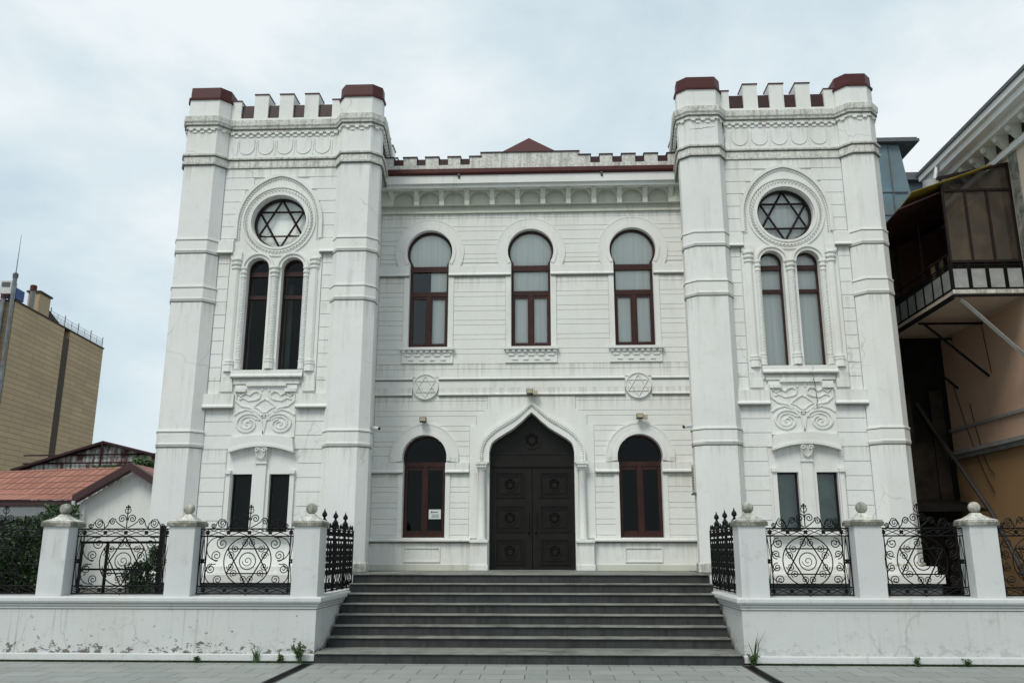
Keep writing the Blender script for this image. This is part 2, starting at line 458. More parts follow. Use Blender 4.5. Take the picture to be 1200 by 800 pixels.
# string courses of the facade
DARK_LINES = MB()
def lip(mb, x0, x1, z, d=.06, h=.045, y=-.02):
    DARK_LINES.mark(); DARK_LINES.box(x0, x1, y-d*.45, y+.01, z-h-.012, z-h+.002)  # dark strip under the lip: its shade and grime as colour
    mb.add([(x0,y,z-h),(x1,y,z-h),(x1,y-d,z-h*.55),(x0,y-d,z-h*.55),(x0,y-d,z),(x1,y-d,z),(x1,y,z+.03),(x0,y,z+.03)],
           [(0,1,2,3),(3,2,5,4),(4,5,6,7),(0,3,4,7),(1,6,5,2),(0,7,6,1)])
for c, d in subtract((-3.44, 3.44), [(c-.445, c+.445) for c in (-2.3, 0, 2.3)]):
    tr.mark(); tr.box(c, d, -.045, .003, 7.70, 7.90); lip(tr, c, d, 7.70, .03, .04, -.045)
for c, d in subtract((-3.44, 3.44), [(-2.61, -2.03), (2.03, 2.61)]):
    tr.mark(); tr.box(c, d, -.040, .003, 4.95, 5.27)
    lip(tr, c, d, 5.31, .05, .045, -.03); lip(tr, c, d, 4.96, .035, .04, -.03)
for c, d in ((-3.44, -2.76), (-1.85, -1.345), (1.345, 1.85), (2.76, 3.44)):
    tr.mark(); tr.box(c, d, -.06, .003, 3.29, 3.47); lip(tr, c, d, 3.29, .03, .045, -.06)
for s in (-1, 1):
    a, b = sorted((s*1.30, s*3.44))
    tr.mark(); lip(tr, a, b, 1.87, .09, .06, -.02); bs_ = MB(); bs_.box(a, b, -.05, .003, LAND+.003, 1.36); bs_.build('plinth_course', M['soffit'], syn); tr.mark()
    tr.box(a, b, -.022, .003, 1.36, 1.80)
    # framed panel under the window
    a, b = sorted((s*1.93, s*2.70))
    for x0, x1, z0, z1 in ((a, b, 1.41, 1.43), (a, b, 1.69, 1.71), (a, a+.02, 1.43, 1.69), (b-.02, b, 1.43, 1.69)):
        tr.box(x0, x1, -.045, -.018, z0, z1)
    # jamb strip of the lower windows
    for k in (-1, 1):
        x = s*2.305+k*.51; tr.mark(); tr.box(x-.05, x+.05, -.035, .002, 1.9, 3.29)
for c in (-2.3, 0, 2.3):
    for k in (-1, 1):
        x = c+k*.505; tr.mark(); tr.box(x-.06, x+.06, -.032, .002, 6.02, 7.70)
# smooth zone around the portal
def portal_zone():
    o = [(-1.335, 1.9), (-1.335, 4.26), (-1.19, 4.27), (-1.19, 4.5), (-.95, 4.62), (-.95, 4.93), (.95, 4.93), (.95, 4.62), (1.19, 4.5), (1.19, 4.27), (1.335, 4.26), (1.335, 1.9)]
    i = [(1.0, 1.9), (1.0, 3.46)]+[(x*1.05, z+.02) for x, z in OG_I[2:]]
    i = i+[(-x, z) for x, z in i[-2::-1]]
    return o+i
pz = MB(); pz.plate(portal_zone(), [], -.028, .003); pz.build('portal_panel', M['facade'], syn)
tr.parts('string_course', M['trim'], syn)

DARK_LINES.parts('grime_shade_line', M['grime_shade'], syn)
# archivolts of the upper and lower windows
for (cx, cz, r, h, zb) in UP:
    m = MB()
    a = math.degrees(math.acos(.44/.52)); ao = 29
    m.strip(arc(cx, cz, .765, -ao, 180+ao, 40), arc(cx, cz, .525, -ao, 180+ao, 40), -.034, .002)
    m.strip(arc(cx, cz, .785, -ao, 180+ao, 40), arc(cx, cz, .760, -ao, 180+ao, 40), -.040, .001)
    for k in (-1, 1): m.plate([(cx+k*.445, 7.86), (cx+k*.675, 7.86), (cx+k*.675, 7.882), (cx+k*.462, 7.995), (cx+k*.445, 7.99)], [], -.0335, .0015)
    m.strip(arc(cx, cz, .60, -31, 211, 40), arc(cx, cz, .519, -31, 211, 40), -.05, -.01)
    m.build('window_surround', M['trim'], syn)
for (cx, cz, r, h, zb) in LO:
    m = MB()
    m.strip(arc(cx, cz, .715, -9, 189, 40), arc(cx, cz, .482, -9, 189, 40), -.05, .002)
    m.strip(arc(cx, cz, .735, -9, 189, 40), arc(cx, cz, .70, -9, 189, 40), -.058, .001)
    m.strip(arc(cx, cz, .55, -9, 189, 40), arc(cx, cz, .479, -9, 189, 40), -.065, -.01)
    m.build('window_surround', M['trim'], syn)

# windows of the facade
def pane(name, outl, y, mat, parent):
    m = MB(); n = len(outl)
    tris = tessellate_polygon([[Vector((x, z, 0)) for x, z in outl]])
    m.add([(x, y, z) for x, z in outl], [tuple(t) for t in tris])
    return m.build(name, mat, parent, recalc=False)
def ringframe(m, outl, w, y0, y1):   # frame strip along an outline (closed), width w towards the centroid
    n = len(outl); inn = []
    for i in range(n):
        p = Vector(outl[i]); a = Vector(outl[i-1]); b = Vector(outl[(i+1) % n])
        d1 = (p-a); d2 = (b-p)
        if d1.length < 1e-6: d1 = d2
        if d2.length < 1e-6: d2 = d1
        d1.normalize(); d2.normalize()
        n1 = Vector((-d1.y, d1.x)); n2 = Vector((-d2.y, d2.x)); mm = (n1+n2)
        mm = mm.normalized() if mm.length > 1e-6 else n1
        mm = mm/max(.4, mm.dot(n1)); q = p+mm*w; inn.append((q.x, q.y))
    m.strip(list(outl)+[outl[0]], inn+[inn[0]], y0, y1)
def upper_window(cx, curtain, leaf_dark=False):
    hs = horseshoe(cx, 8.25, .525, .445, 6.02)
    m = MB(); Y = .10
    ringframe(m, hs, .055, Y, Y+.07)
    m.box(cx-.44, cx+.44, Y-.012, Y+.075, 7.80, 7.93)
    m.box(cx-.40, cx+.40, Y-.006, Y+.06, 7.22, 7.33)
    m.box(cx-.04, cx+.04, Y-.009, Y+.062, 6.07, 7.22)
    for s in (-1, 1):            # casement sashes
        x0, x1 = sorted((cx+s*.04, cx+s*.39))
        m.box(x0, x0+.032, Y+.005, Y+.055, 6.06, 7.23); m.box(x1-.032, x1, Y+.005, Y+.055, 6.06, 7.23)
        m.box(x0+.04, x1-.04, Y+.007, Y+.053, 6.06, 6.13); m.box(x0+.04, x1-.04, Y+.007, Y+.053, 7.16, 7.23)
    f = m.build('window_frame', M['frame'], syn)
    pane('pane', hs, Y+.035, M['glass'], f)
    if curtain:
        c = MB()
        if curtain == 1: c.box(cx-.5, cx+.5, .18, .185, 6.0, 8.8)
        else: c.box(cx-.5, cx+.5, .18, .185, 7.9, 8.8); c.box(cx+.02, cx+.5, .18, .185, 6.0, 7.9)
        c.build('blind', M['curtain'], f)
    s = MB()       # sill with little corbelled bricks
    s.box(cx-.60, cx+.60, -.13, .12, 5.945, 6.0)
    s.box(cx-.57, cx+.57, -.05, -.015, 5.65, 5.945)
    for i in range(9):
        x = cx-.52+i*.13; s.box(x-.035, x+.035, -.10, -.03, 5.885, 5.945)
    for i in range(5):
        x = cx-.44+i*.22; s.box(x-.065, x+.065, -.075, -.03, 5.81, 5.845)
    for i in range(4):
        x = cx-.36+i*.24; s.box(x-.055, x+.055, -.07, -.03, 5.715, 5.745)
    s.build('window_sill', M['trim'], f)
upper_window(-2.3, 2, True); upper_window(0, 1); upper_window(2.3, 1)
def lower_window(cx):
    hs = horseshoe(cx, 3.59, .485, .46, 1.91)
    m = MB(); Y = .16
    ringframe(m, hs, .05, Y, Y+.07)
    m.box(cx-.45, cx+.45, Y-.012, Y+.075, 3.40, 3.50)
    m.box(cx-.42, cx+.42, Y-.008, Y+.07, 1.92, 2.0)
    m.box(cx-.035, cx+.035, Y-.011, Y+.06, 1.97, 3.41)
    for s in (-1, 1):
        x0, x1 = sorted((cx+s*.035, cx+s*.41))
        m.box(x0, x0+.032, Y+.004, Y+.055, 1.98, 3.41); m.box(x1-.032, x1, Y+.004, Y+.055, 1.98, 3.41)
        m.box(x0+.04, x1-.04, Y+.006, Y+.053, 1.98, 2.05); m.box(x0+.04, x1-.04, Y+.006, Y+.053, 3.33, 3.41)
    f = m.build('window_frame', M['frame'], syn)
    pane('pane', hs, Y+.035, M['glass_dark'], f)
for c in (-2.305, 2.305): lower_window(c)

# star roundels
for cx in (-2.32, 2.32):
    m = MB()
    m.plate(arc(cx, 5.13, .275, 0, 350, 35), [], -.048, .0)
    m.strip(arc(cx, 5.13, .285, 0, 360, 40), arc(cx, 5.13, .262, 0, 360, 40), -.07, -.002)
    d = m.build('star_roundel', M['trim'], syn)
    m = MB()
    for k in (0, 180):
        t = [(cx+.245*cos(radians(90+k+a)), -.056, 5.13+.245*sin(radians(90+k+a))) for a in (0, 120, 240)]
        for i in range(3): m.tube([t[i], t[(i+1) % 3]], .0125, 4)
    m.build('star_relief', M['trim'], d)

# portal: archivolt, rope, colonnettes, pedestals
m = MB()
mid = [((a[0]+b[0])/2, (a[1]+b[1])/2) for a, b in zip(OG_OUT, [(x, z) for x, z in OG_I[1:]]+[(-x, z) for x, z in OG_I[-2:0:-1]])] if False else None
inn = OG_I[1:]+[(-x, z) for x, z in OG_I[-2:0:-1]]
out = OG_OUT
# resample both to the same count
def resample(pl, n):
    L = [0]
    for a, b in zip(pl[:-1], pl[1:]): L.append(L[-1]+math.dist(a, b))
    r = []
    for i in range(n):
        t = L[-1]*i/(n-1); k = 0
        while k < len(L)-2 and L[k+1] < t: k += 1
        u = (t-L[k])/max(1e-9, L[k+1]-L[k]); r.append((pl[k][0]+(pl[k+1][0]-pl[k][0])*u, pl[k][1]+(pl[k+1][1]-pl[k][1])*u))
    return r
A = resample(inn, 81); B = resample(out, 81)
mixp = lambda t: [(a[0]*(1-t)+b[0]*t, a[1]*(1-t)+b[1]*t) for a, b in zip(A, B)]
m.strip(mixp(1), mixp(.62), -.10, .003)
m.strip(mixp(.66), mixp(0), -.065, .004)
m.strip(mixp(.30), mixp(.0), -.085, -.02)
arch_o = m.build('portal_archivolt', M['trim'], syn)
m = MB()
C = resample(mixp(.78), 75)
for x, z in C:
    m.add([(x-.022, -.098, z-.016), (x+.022, -.098, z-.016), (x+.022, -.098, z+.016), (x-.022, -.098, z+.016), (x, -.125, z)], [(0,1,4),(1,2,4),(2,3,4),(3,0,4)])
m.build('rope_moulding', M['trim'], arch_o)
for s in (-1, 1):
    x = s*1.06
    m = MB()
    m.lathe([(.10, 1.86), (.10, 1.90), (.085, 1.93), (.082, 3.28), (.095, 3.30)], x, -.09, 16)
    col = m.build('portal_column', M['trim'], syn, smooth=True)
    m = MB(); m.box(x-.125, x+.125, -.24, 0, 3.42, 3.47)
    m.hexa([(x-.09,-.17,3.30),(x+.09,-.17,3.30),(x+.09,0,3.30),(x-.09,0,3.30)], [(x-.12,-.23,3.42),(x+.12,-.23,3.42),(x+.12,0,3.42),(x-.12,0,3.42)])
    for i in range(4): m.ball((x-.075+i*.05, -.2, 3.37), .028, 8)
    m.build('capital', M['trim'], col)
    m = MB(); xa, xb = sorted((s*.93, s*1.29))
    m.box(xa, xb, -.14, .002, 1.34, 1.80); m.box(xa-.015, xb+.015, -.17, .003, LAND+.002, 1.36); m.box(xa-.015, xb+.015, -.19, .004, 1.80, 1.86)
    m.build('pedestal', M['trim'], col, bevel=.01)

# door
dr = MB()
Y = .22
dr.plate([(-.93, 3.40)]+[(-x, z) for x, z in [(.93, 3.7)]+OG_I[3:]]+[(x, z) for x, z in OG_I[-2:2:-1]]+[(.93, 3.7), (.93, 3.40)], [], Y, Y+.08)
door = dr.build('door_tympanum', M['door'], syn)
m = MB(); m.box(-.92, .92, Y-.04, Y, 3.40, 3.47); m.box(-.92, .92, Y-.03, Y, 3.66, 3.70); m.box(-.92, .92, Y-.015, Y, 3.47, 3.66)
m.strip(arc(0, 3.98, .20, 0, 360, 24), arc(0, 3.98, .15, 0, 360, 24), Y-.02, Y)
for k in (0, 180):
    t = [(.16*cos(radians(90+k+a)), Y-.01, 3.98+.16*sin(radians(90+k+a))) for a in (0, 120, 240)]
    for i in range(3): m.tube([t[i], t[(i+1) % 3]], .012, 4)
m.build('door_transom', M['door'], door)
for s in (-1, 1):
    m = MB(); x0, x1 = sorted((s*.006, s*.92))
    m.box(x0, x1, Y, Y+.07, LAND+.01, 3.40)
    c = s*.475
    m.box(c-.43, c+.43, Y-.012, Y, 1.27, 3.36) if False else None
    leaf = m.build('door_leaf', M['door'], syn)
    for (z0, z1) in ((2.75, 3.30), (2.03, 2.60), (1.36, 1.90)):
        p = MB(); hw = .32; zc = (z0+z1)/2
        p.strip([(c-hw, z0), (c+hw, z0), (c+hw, z1), (c-hw, z1), (c-hw, z0)], [(c-hw+.03, z0+.03), (c+hw-.03, z0+.03), (c+hw-.03, z1-.03), (c-hw+.03, z1-.03), (c-hw+.03, z0+.03)], Y-.03, Y)
        p.strip([(c-.22, zc-.19), (c+.22, zc-.19), (c+.22, zc+.19), (c-.22, zc+.19), (c-.22, zc-.19)], [(c-.20, zc-.17), (c+.20, zc-.17), (c+.20, zc+.17), (c-.20, zc+.17), (c-.20, zc-.17)], Y-.025, Y)
        nx = 12
        for i in range(nx):          # nail head border
            xx = c-.26+.52*i/(nx-1)
            for zz in (z0+.05, z1-.05): p.box(xx-.014, xx+.014, Y-.03, Y, zz-.014, zz+.014)
        for i in range(1, 9):
            zz = z0+.05+(z1-z0-.10)*i/9
            for xx in (c-.27, c+.27): p.box(xx-.014, xx+.014, Y-.03, Y, zz-.014, zz+.014)
        p.strip(arc(c, zc, .145, 0, 360, 24), arc(c, zc, .12, 0, 360, 24), Y-.03, Y)
        for k in (0, 180):
            t = [(c+.125*cos(radians(90+k+a)), Y-.012, zc+.125*sin(radians(90+k+a))) for a in (0, 120, 240)]
            for i in range(3): p.tube([t[i], t[(i+1) % 3]], .012, 4)
        p.build('door_panel', M['door'], leaf)
    h = MB(); x = s*.08
    h.tube([(x, Y, 2.42), (x, Y-.06, 2.40), (x, Y-.06, 2.02), (x, Y, 2.0)], .016, 8)
    h.build('door_handle', M['frame_dark'], leaf)
m = MB(); m.box(-.93, .93, -.15, .3, LAND-.01, LAND+.012); m.build('door_threshold', M['nosing'], syn)

# corbel table, cornice, gutter, parapet
m = MB()
m.box(-3.44, 3.44, -.07, .002, 9.17, 9.23); m.box(-3.44, 3.44, -.045, .001, 9.23, 9.33)
NB = 11; pitch = .581
outl = [(-3.2, 9.33)]
oo = []
for k in range(NB):
    c = (k-(NB-1)/2)*pitch
    oo.append(arc(c, 9.44, .235, 0, 180, 16)+[(c-.235, 9.335), (c+.235, 9.335)])
m.plate([(-3.44, 9.33), (3.44, 9.33), (3.44, 9.74), (-3.44, 9.74)], oo, -.16, -.04)
for o_ in oo: pass
m.box(-3.44, 3.44, -.04, .003, 9.33, 9.75)
cb = m.build('corbel_arcade', M['soffit'], syn)
m = MB()
for k in range(NB+1):
    x = (k-NB/2)*pitch
    if abs(x) > 3.3: x = math.copysign(3.3, x)
    m.mark(); m.hexa([(x-.045,-.12,9.36),(x+.045,-.12,9.36),(x+.045,0,9.36),(x-.045,0,9.36)], [(x-.055,-.26,9.63),(x+.055,-.26,9.63),(x+.06,0,9.63),(x-.06,0,9.63)])
    m.box(x-.065, x+.065, -.28, 0, 9.63, 9.68); m.box(x-.06, x+.06, -.14, 0, 9.32, 9.365)
m.parts('bracket', M['soffit'], cb, bevel=.008)
m = MB()
m.box(-3.44, 3.44, -.34, .01, 9.68, 9.76); m.box(-3.44, 3.44, -.40, .01, 9.76, 9.955)
m.build('main_cornice', M['trim'], syn)
m = MB()
prof = [(0, 9.96), (-.10, 9.96), (-.13, 10.0), (-.13, 10.09), (-.115, 10.10), (0, 10.10)]
m.add([(x, -.33+o, z) for x in (-3.5, 3.5) for o, z in prof], [tuple(range(6)), tuple(range(11, 5, -1))]+[(i, 6+i, 6+(i+1) % 6, (i+1) % 6) for i in range(6)])
gut = m.build('gutter', M['red'], syn)
m = MB()
for x in (-1.62, 1.62):
    m.mark(); m.add([(x-.02,-.46,9.93),(x+.02,-.46,9.93),(x+.05,-.30,9.75),(x+.0,-.30,9.75),(x-.02,-.44,9.97),(x+.02,-.44,9.97),(x+.05,-.28,9.79),(x,-.28,9.79)], [(0,1,2,3),(4,7,6,5),(0,4,5,1),(1,5,6,2),(2,6,7,3),(3,7,4,0)])
m.parts('gutter_spout', M['plinth_dark'], gut)
par = MB(); capm = MB()
par.box(-3.44, 3.44, -.34, -.12, 10.05, 10.24)
sol = [(-3.44, -3.14), (-2.91, -2.61), (-2.40, -2.10), (-1.88, -1.60), (-1.38, -1.12), (1.12, 1.38), (1.60, 1.88), (2.10, 2.40), (2.61, 2.91), (3.14, 3.44)]
for a, b in sol:
    par.box(a, b, -.338, -.10, 10.24, 10.43); capm.box(a-.02, b+.02, -.36, -.08, 10.43, 10.455)
par.box(-1.12, 1.12, -.339, -.10, 10.24, 10.52); capm.box(-1.14, 1.14, -.36, -.08, 10.52, 10.545)
parp = par.build('parapet', M['stained'], syn)
for (a, b), (c, d) in zip(sol[:-1], sol[1:]):
    if d-b < 0 or c-b > .5: continue
    capm.box(b+.002, c-.002, -.30, -.12, 10.242, 10.405)
capm.box(-3.43, 3.43, -.09, .4, 10.0, 10.30)
capm.build('parapet_flashing', M['maroon'], parp)
m = MB()
m.add([(-.86,-.05,10.58),(.79,-.05,10.58),(.79,1.1,10.58),(-.86,1.1,10.58),(-.035,.40,11.26)], [(0,1,4),(1,2,4),(2,3,4),(3,0,4),(0,3,2,1)])
m.build('roof_pyramid', M['red'], syn)
m = MB()
m.box(-7.2, 7.2, 2.2, 16, 0, 9.7); m.box(-3.6, 3.6, .4, 2.2, 9.5, 10.0)
m.add([(-7.4,.6,10.0),(7.4,.6,10.0),(7.4,16,10.0),(-7.4,16,10.0),(-5,5,10.25),(5,5,10.25)], [(0,1,5,4),(1,2,5),(2,3,4,5),(3,0,4),(0,3,2,1)]) 
m.build('main_hall', M['white'], syn)
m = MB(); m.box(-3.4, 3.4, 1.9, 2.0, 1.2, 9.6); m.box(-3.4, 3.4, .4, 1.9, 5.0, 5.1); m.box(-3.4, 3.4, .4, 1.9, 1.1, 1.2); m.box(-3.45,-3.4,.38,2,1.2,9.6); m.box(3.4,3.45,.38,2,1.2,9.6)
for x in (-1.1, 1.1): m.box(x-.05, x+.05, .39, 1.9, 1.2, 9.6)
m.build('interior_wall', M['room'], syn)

# ---------------------------------------------------------------- towers
UC = 5.37
def spiral(cx, cz, r0, r1, a0, turns, n=26, y=0, kz=1):
    return [(cx+(r0+(r1-r0)*i/n)*cos(a0+turns*2*pi*i/n), y, cz+kz*(r0+(r1-r0)*i/n)*sin(a0+turns*2*pi*i/n)) for i in range(n+1)]
def tower(s, uo, mirrored_curtain):
    X = lambda u: s*u
    P = lambda pts: [(s*x, y) for x, y in pts]
    Yw, Yt = -1.37, -1.62
    ui = 3.13
    inner = [(ui+.22, -.75), (ui, -.97), (ui, -1.40), (ui+.22, Yt), (4.04, Yt), (4.13, -1.50), (4.13, -.75)]
    outer = [(6.62, -.75), (6.62, -1.50), (6.72, Yt), (uo-.22, Yt), (uo, -1.40), (uo, -.92), (uo-.22, -.70)]
    cf = .10 if s < 0 else .18
    octI = [(3.42, -1.0), (3.22, -1.22), (3.22, -1.44), (3.41, Yt), (4.02, Yt), (4.16, -1.42), (4.16, -1.20), (4.02, -1.0)]
    octO = [(6.80, -.70), (6.62, -.90), (6.62, -1.42), (6.80, Yt), (uo-cf, Yt), (uo, -1.42), (uo, -.90), (uo-cf, -.70)]
    body = MB()
    # wall with openings
    wz0, wz1 = .3, 10.90
    holes = []
    rc = (UC, 8.50)
    holes.append([(X(x), z) for x, z in arc(*rc, .58, 0, 350, 35)])
    tw = []
    for k in (-1, 1):
        c = UC+k*.37
        o = arc(c, 7.44, .235, 0, 180, 16)+[(c-.235, 5.25), (c+.235, 5.25)]
        tw.append((c, o)); holes.append([(X(x), z) for x, z in o])
    lw = []
    for k in (-1, 1):
        c = UC+.02+k*.38; o = [(c-.205, 2.0), (c+.205, 2.0), (c+.205, 3.13), (c-.205, 3.13)]
        lw.append((c, o)); holes.append([(X(x), z) for x, z in o])
    a, b = sorted((X(4.05), X(6.70)))
    body.plate([(a, wz0), (b, wz0), (b, wz1), (a, wz1)], holes, Yw, Yw+.40)
    # sides and back
    for u0, u1 in ((3.43, 3.63), (uo-.45, uo-.25)):
        x0, x1 = sorted((X(u0), X(u1))); body.box(x0, x1, -1.05 if u0 < 4 else -.85, 2.2, 0.3, 11.0)
    x0, x1 = sorted((X(3.43), X(uo-.25))); body.box(x0, x1, 2.2, 2.4, .3, 11.0); body.box(x0, x1, -1.0, 2.2, 10.75, 10.95)
    tb = body.build('tower', M['white'], syn, org=None)
    # siding courses
    sd = MB()
    zs = [9.52-.281*k for k in range(-1, 28)]
    zs[0] = 9.74
    ztop = 9.74
    for za, zb_ in zip(zs[1:], zs[:-1]):
        zc = (za+zb_)/2; ex = []
        if zc > 8.45:
            t = max(0, min(1, (zc+.1-8.5)/1.1)); h = .97*sqrt(max(0, 1-t*t)) if t < 1 else 0
            h = .88*sqrt(max(.0, 1-(max(0, za-8.5)/1.02)**2))
            if h > .02: ex.append((UC-h, UC+h))
        elif zc > 7.75: ex.append((UC-.92, UC+.92))
        elif zc > 4.7: ex.append((UC-1.0, UC+1.0))
        elif zc > 3.55: ex.append((UC-.62, UC+.66))
        else: ex.append((UC-.72, UC+.74))
        if za < 1.9: continue
        for c, d in subtract((4.14, 6.61), ex):
            if d-c > .02:
                x0, x1 = sorted((X(c), X(d))); sd.box(x0, x1, Yw-.022, Yw+.003, za+.006, zb_-.006)
    sd.build('siding', M['white'], tb)
    # bay plate round rose and twin window
    def keel(h, zt, zb, off=0):
        pts = []
        for i in range(0, 21):
            t = i/20; a_ = pi/2*t
            pts.append((h*cos(a_), 8.45+(zt-8.45-.05)*sin(a_)+.05*t**4))
        full = [(UC+x, z) for x, z in pts]+[(UC-x, z) for x, z in pts[-2::-1]]
        return full
    k1 = keel(.93, 9.57, 8)
    outlb = [(UC+.98, 4.97), (UC+.98, 7.8), (UC+.93, 8.1)]+k1+[(UC-.93, 8.1), (UC-.98, 7.8), (UC-.98, 4.97)]
    bay = MB(); bh = [[(X(x), z) for x, z in arc(*rc, .60, 0, 350, 35)]]+[[(X(x), z) for x, z in o] for _, o in tw]
    bay.plate([(X(x), z) for x, z in outlb], bh, Yw-.03, Yw+.002)
    bay.build('window_bay', M['trim'], tb)
    # keel arch moulding with rope beads
    mo = MB()
    ka = [(UC+.95, 8.1)]+keel(.95, 9.60, 8)+[(UC-.95, 8.1)]
    kb = [(UC+.88, 8.1)]+keel(.88, 9.53, 8)+[(UC-.88, 8.1)]
    mo.strip([(X(x), z) for x, z in ka], [(X(x), z) for x, z in kb], Yw-.075, Yw-.01)
    kc = resample([(UC+.84, 8.1)]+keel(.84, 9.49, 8)+[(UC-.84, 8.1)], 64)
    for x, z in kc:
        mo.box(X(x)-.012, X(x)+.012, Yw-.055, Yw-.02, z-.012, z+.012)
    for r0, r1, d in ((.80, .765, .055), (.70, .60, .045), (.645, .595, .062)):
        mo.strip([(X(x), z) for x, z in arc(*rc, r0, 0, 360, 48)], [(X(x), z) for x, z in arc(*rc, r1, 0, 360, 48)], Yw-d, Yw-.01)
    for i in range(60):
        a_ = 2*pi*i/60; p1 = (X(UC+.735*cos(a_)), Yw-.04, 8.5+.735*sin(a_)); p2 = (X(UC+.69*cos(a_+.09)), Yw-.075, 8.5+.69*sin(a_+.09))
        mo.tube([p1, p2], .012, 4)
    mo.build('rose_moulding', M['trim'], tb)
    # rose window
    fr = MB(); Yg = Yw+.15
    fr.strip([(X(x), z) for x, z in arc(*rc, .59, 0, 360, 48)], [(X(x), z) for x, z in arc(*rc, .535, 0, 360, 48)], Yg-.03, Yg+.05)
    for k in (0, 180):
        t = [(X(UC+.55*cos(radians(90+k+a_))), Yg, 8.5+.55*sin(radians(90+k+a_))) for a_ in (0, 120, 240)]
        for i in range(3): fr.tube([t[i], t[(i+1) % 3]], .024, 4)
    fo = fr.build('rose_window_frame', M['frame_dark'], syn)
    tag(fo, None, None)
    pane('pane', [(X(x), z) for x, z in arc(*rc, .585, 0, 350, 35)], Yg+.01, M['glass'], fo)
    c = MB(); a, b = sorted((X(UC-.65), X(UC+.65))); c.box(a, b, Yg+.10, Yg+.105, 7.95, 9.05); c.build('blind', M['curtain'], fo)
    # twin windows
    for i, (cu, o) in enumerate(tw):
        fr = MB()
        ringframe(fr, [(X(x), z) for x, z in (o if s > 0 else o[::-1])], .035, Yg-.02, Yg+.04)
        a, b = sorted((X(cu-.22), X(cu+.22)))
        fr.box(a, b, Yg-.03, Yg+.045, 7.30, 7.40); fr.box(a, b, Yg-.028, Yg+.04, 6.80, 6.88)
        fo = fr.build('arched_window_frame', M['frame'], syn)
        pane('pane', [(X(x), z) for x, z in o], Yg+.01, M['glass'] if s > 0 else M['glass_dark'], fo)
        c = MB()
        if s > 0: c.box(a-.1, b+.1, Yg+.10, Yg+.105, 5.22, 7.70); c.build('blind', M['curtain'], fo)
        elif i == 0: c.box(a+.04, a+.14, Yg+.22, Yg+.225, 5.2, 7.2); c.build('blind', M['curtain_green'], fo)
    # arched heads, colonnettes
    hd = MB()
    for cu, o in tw:
        hd.strip([(X(x), z) for x, z in arc(cu, 7.44, .345, 0, 180, 24)], [(X(x), z) for x, z in arc(cu, 7.44, .30, 0, 180, 24)], Yw-.085, Yw-.01)
        hd.strip([(X(x), z) for x, z in arc(cu, 7.44, .30, 0, 180, 24)], [(X(x), z) for x, z in arc(cu, 7.44, .236, 0, 180, 24)], Yw-.055, Yw-.01)
    hd.build('window_arch', M['trim'], tb)
    def colonnette(u, r, z0, z1, yc, twist=True):
        m = MB()
        n = 10
        if twist:
            k = int((z1-z0)/.03); prof = [(r*(1+.0*(i % 2)), z0+(z1-z0)*i/k) for i in range(k+1)]
            m.lathe(prof, X(u), yc, n)
            for h_ in range(3):
                pts = [(X(u)+r*cos(h_*2.1+t*.6), yc+r*sin(h_*2.1+t*.6), z0+(z1-z0)*t/110) for t in range(111)]
                m.tube(pts, .008, 4)
        else: m.lathe([(r, z0), (r, z1)], X(u), yc, n)
        for zc_, rr in ((z0-.03, r*1.4), (z0+.03, r*1.25), (z1, r*1.25), (z1+.09, r*1.4), (z1+.18, r*1.5)):
            m.lathe([(rr, zc_-.022), (rr*1.05, zc_), (rr, zc_+.022)], X(u), yc, n)
        m.lathe([(r*.9, z1), (r*1.35, z1+.2)], X(u), yc, n)
        m.lathe([(r*1.4, z0-.19), (r*1.3, z0-.03)], X(u), yc, n)
        return m.build('colonnette', M['trim'], tb)
    colonnette(UC, .075, 5.45, 7.26, Yw-.035)
    for k in (-1, 1):
        colonnette(UC+k*.665, .05, 5.45, 7.26, Yw-.02)
    for k in (-1, 1):          # outer half columns
        colonnette(UC+k*.84, .085, 5.40, 7.45, Yw-.0, False)
        m = MB(); a, b = sorted((X(UC+k*.73), X(UC+k*.97)))
        m.mark(); m.box(a, b, Yw-.07, Yw, 7.66, 7.80); m.mark(); m.box(a+.01, b-.01, Yw-.05, Yw, 4.95, 5.19); m.mark(); m.box(a-.01, b+.01, Yw-.065, Yw, 4.80, 4.97)
        m.parts('column_block', M['trim'], tb)
    DARK_LINES.__init__(); nd = 0
    # band at 7.78-8.08, returning to turrets
    st = MB()
    for c, d in ((4.10, UC-.93), (UC+.93, 6.63)):
        a, b = sorted((X(c), X(d))); st.mark(); st.box(a, b, Yw-.085, Yw, 7.79, 8.06)
        lip(st, a, b, 7.80, .035, .04, Yw-.085)
    for c, d in ((4.10, UC-.62), (UC+.66, 6.66)):
        a, b = sorted((X(c), X(d))); st.mark(); st.box(a, b, Yw-.10, Yw, 4.48, 4.74); lip(st, a, b, 4.49, .03, .05, Yw-.10)
    a, b = sorted((X(UC-.72), X(UC+.76))); st.mark(); st.box(a, b, Yw-.10, Yw+.2, 5.12, 5.235); lip(st, a, b, 5.12, .02, .05, Yw-.10)
    a, b = sorted((X(UC-.66), X(UC+.70))); st.mark(); st.box(a, b, Yw-.06, Yw, 4.95, 5.07)
    a, b = sorted((X(UC-.40), X(UC+.42))); st.mark(); st.box(a, b, Yw-.10, Yw-.04, 4.90, 4.96)
    for k in (-1, 1):
        a, b = sorted((X(UC+.02+k*.40), X(UC+.02+k*.63))); st.mark(); st.box(a, b, Yw-.10, Yw-.02, 4.78, 4.85)
    st.parts('string_course', M['trim'], tb)
    DARK_LINES.marks = DARK_LINES.marks[nd:]; DARK_LINES.parts('grime_shade_line', M['grime_shade'], tb); DARK_LINES.marks = DARK_LINES.marks[:0]
    # carved relief panel
    rp = MB(); a, b = sorted((X(UC-.62), X(UC+.66))); rp.box(a, b, Yw-.045, Yw, 3.86, 4.93)
    po = rp.build('relief_panel', M['trim'], tb)
    rl = MB(); yc = Yw-.05; RC = UC+.02
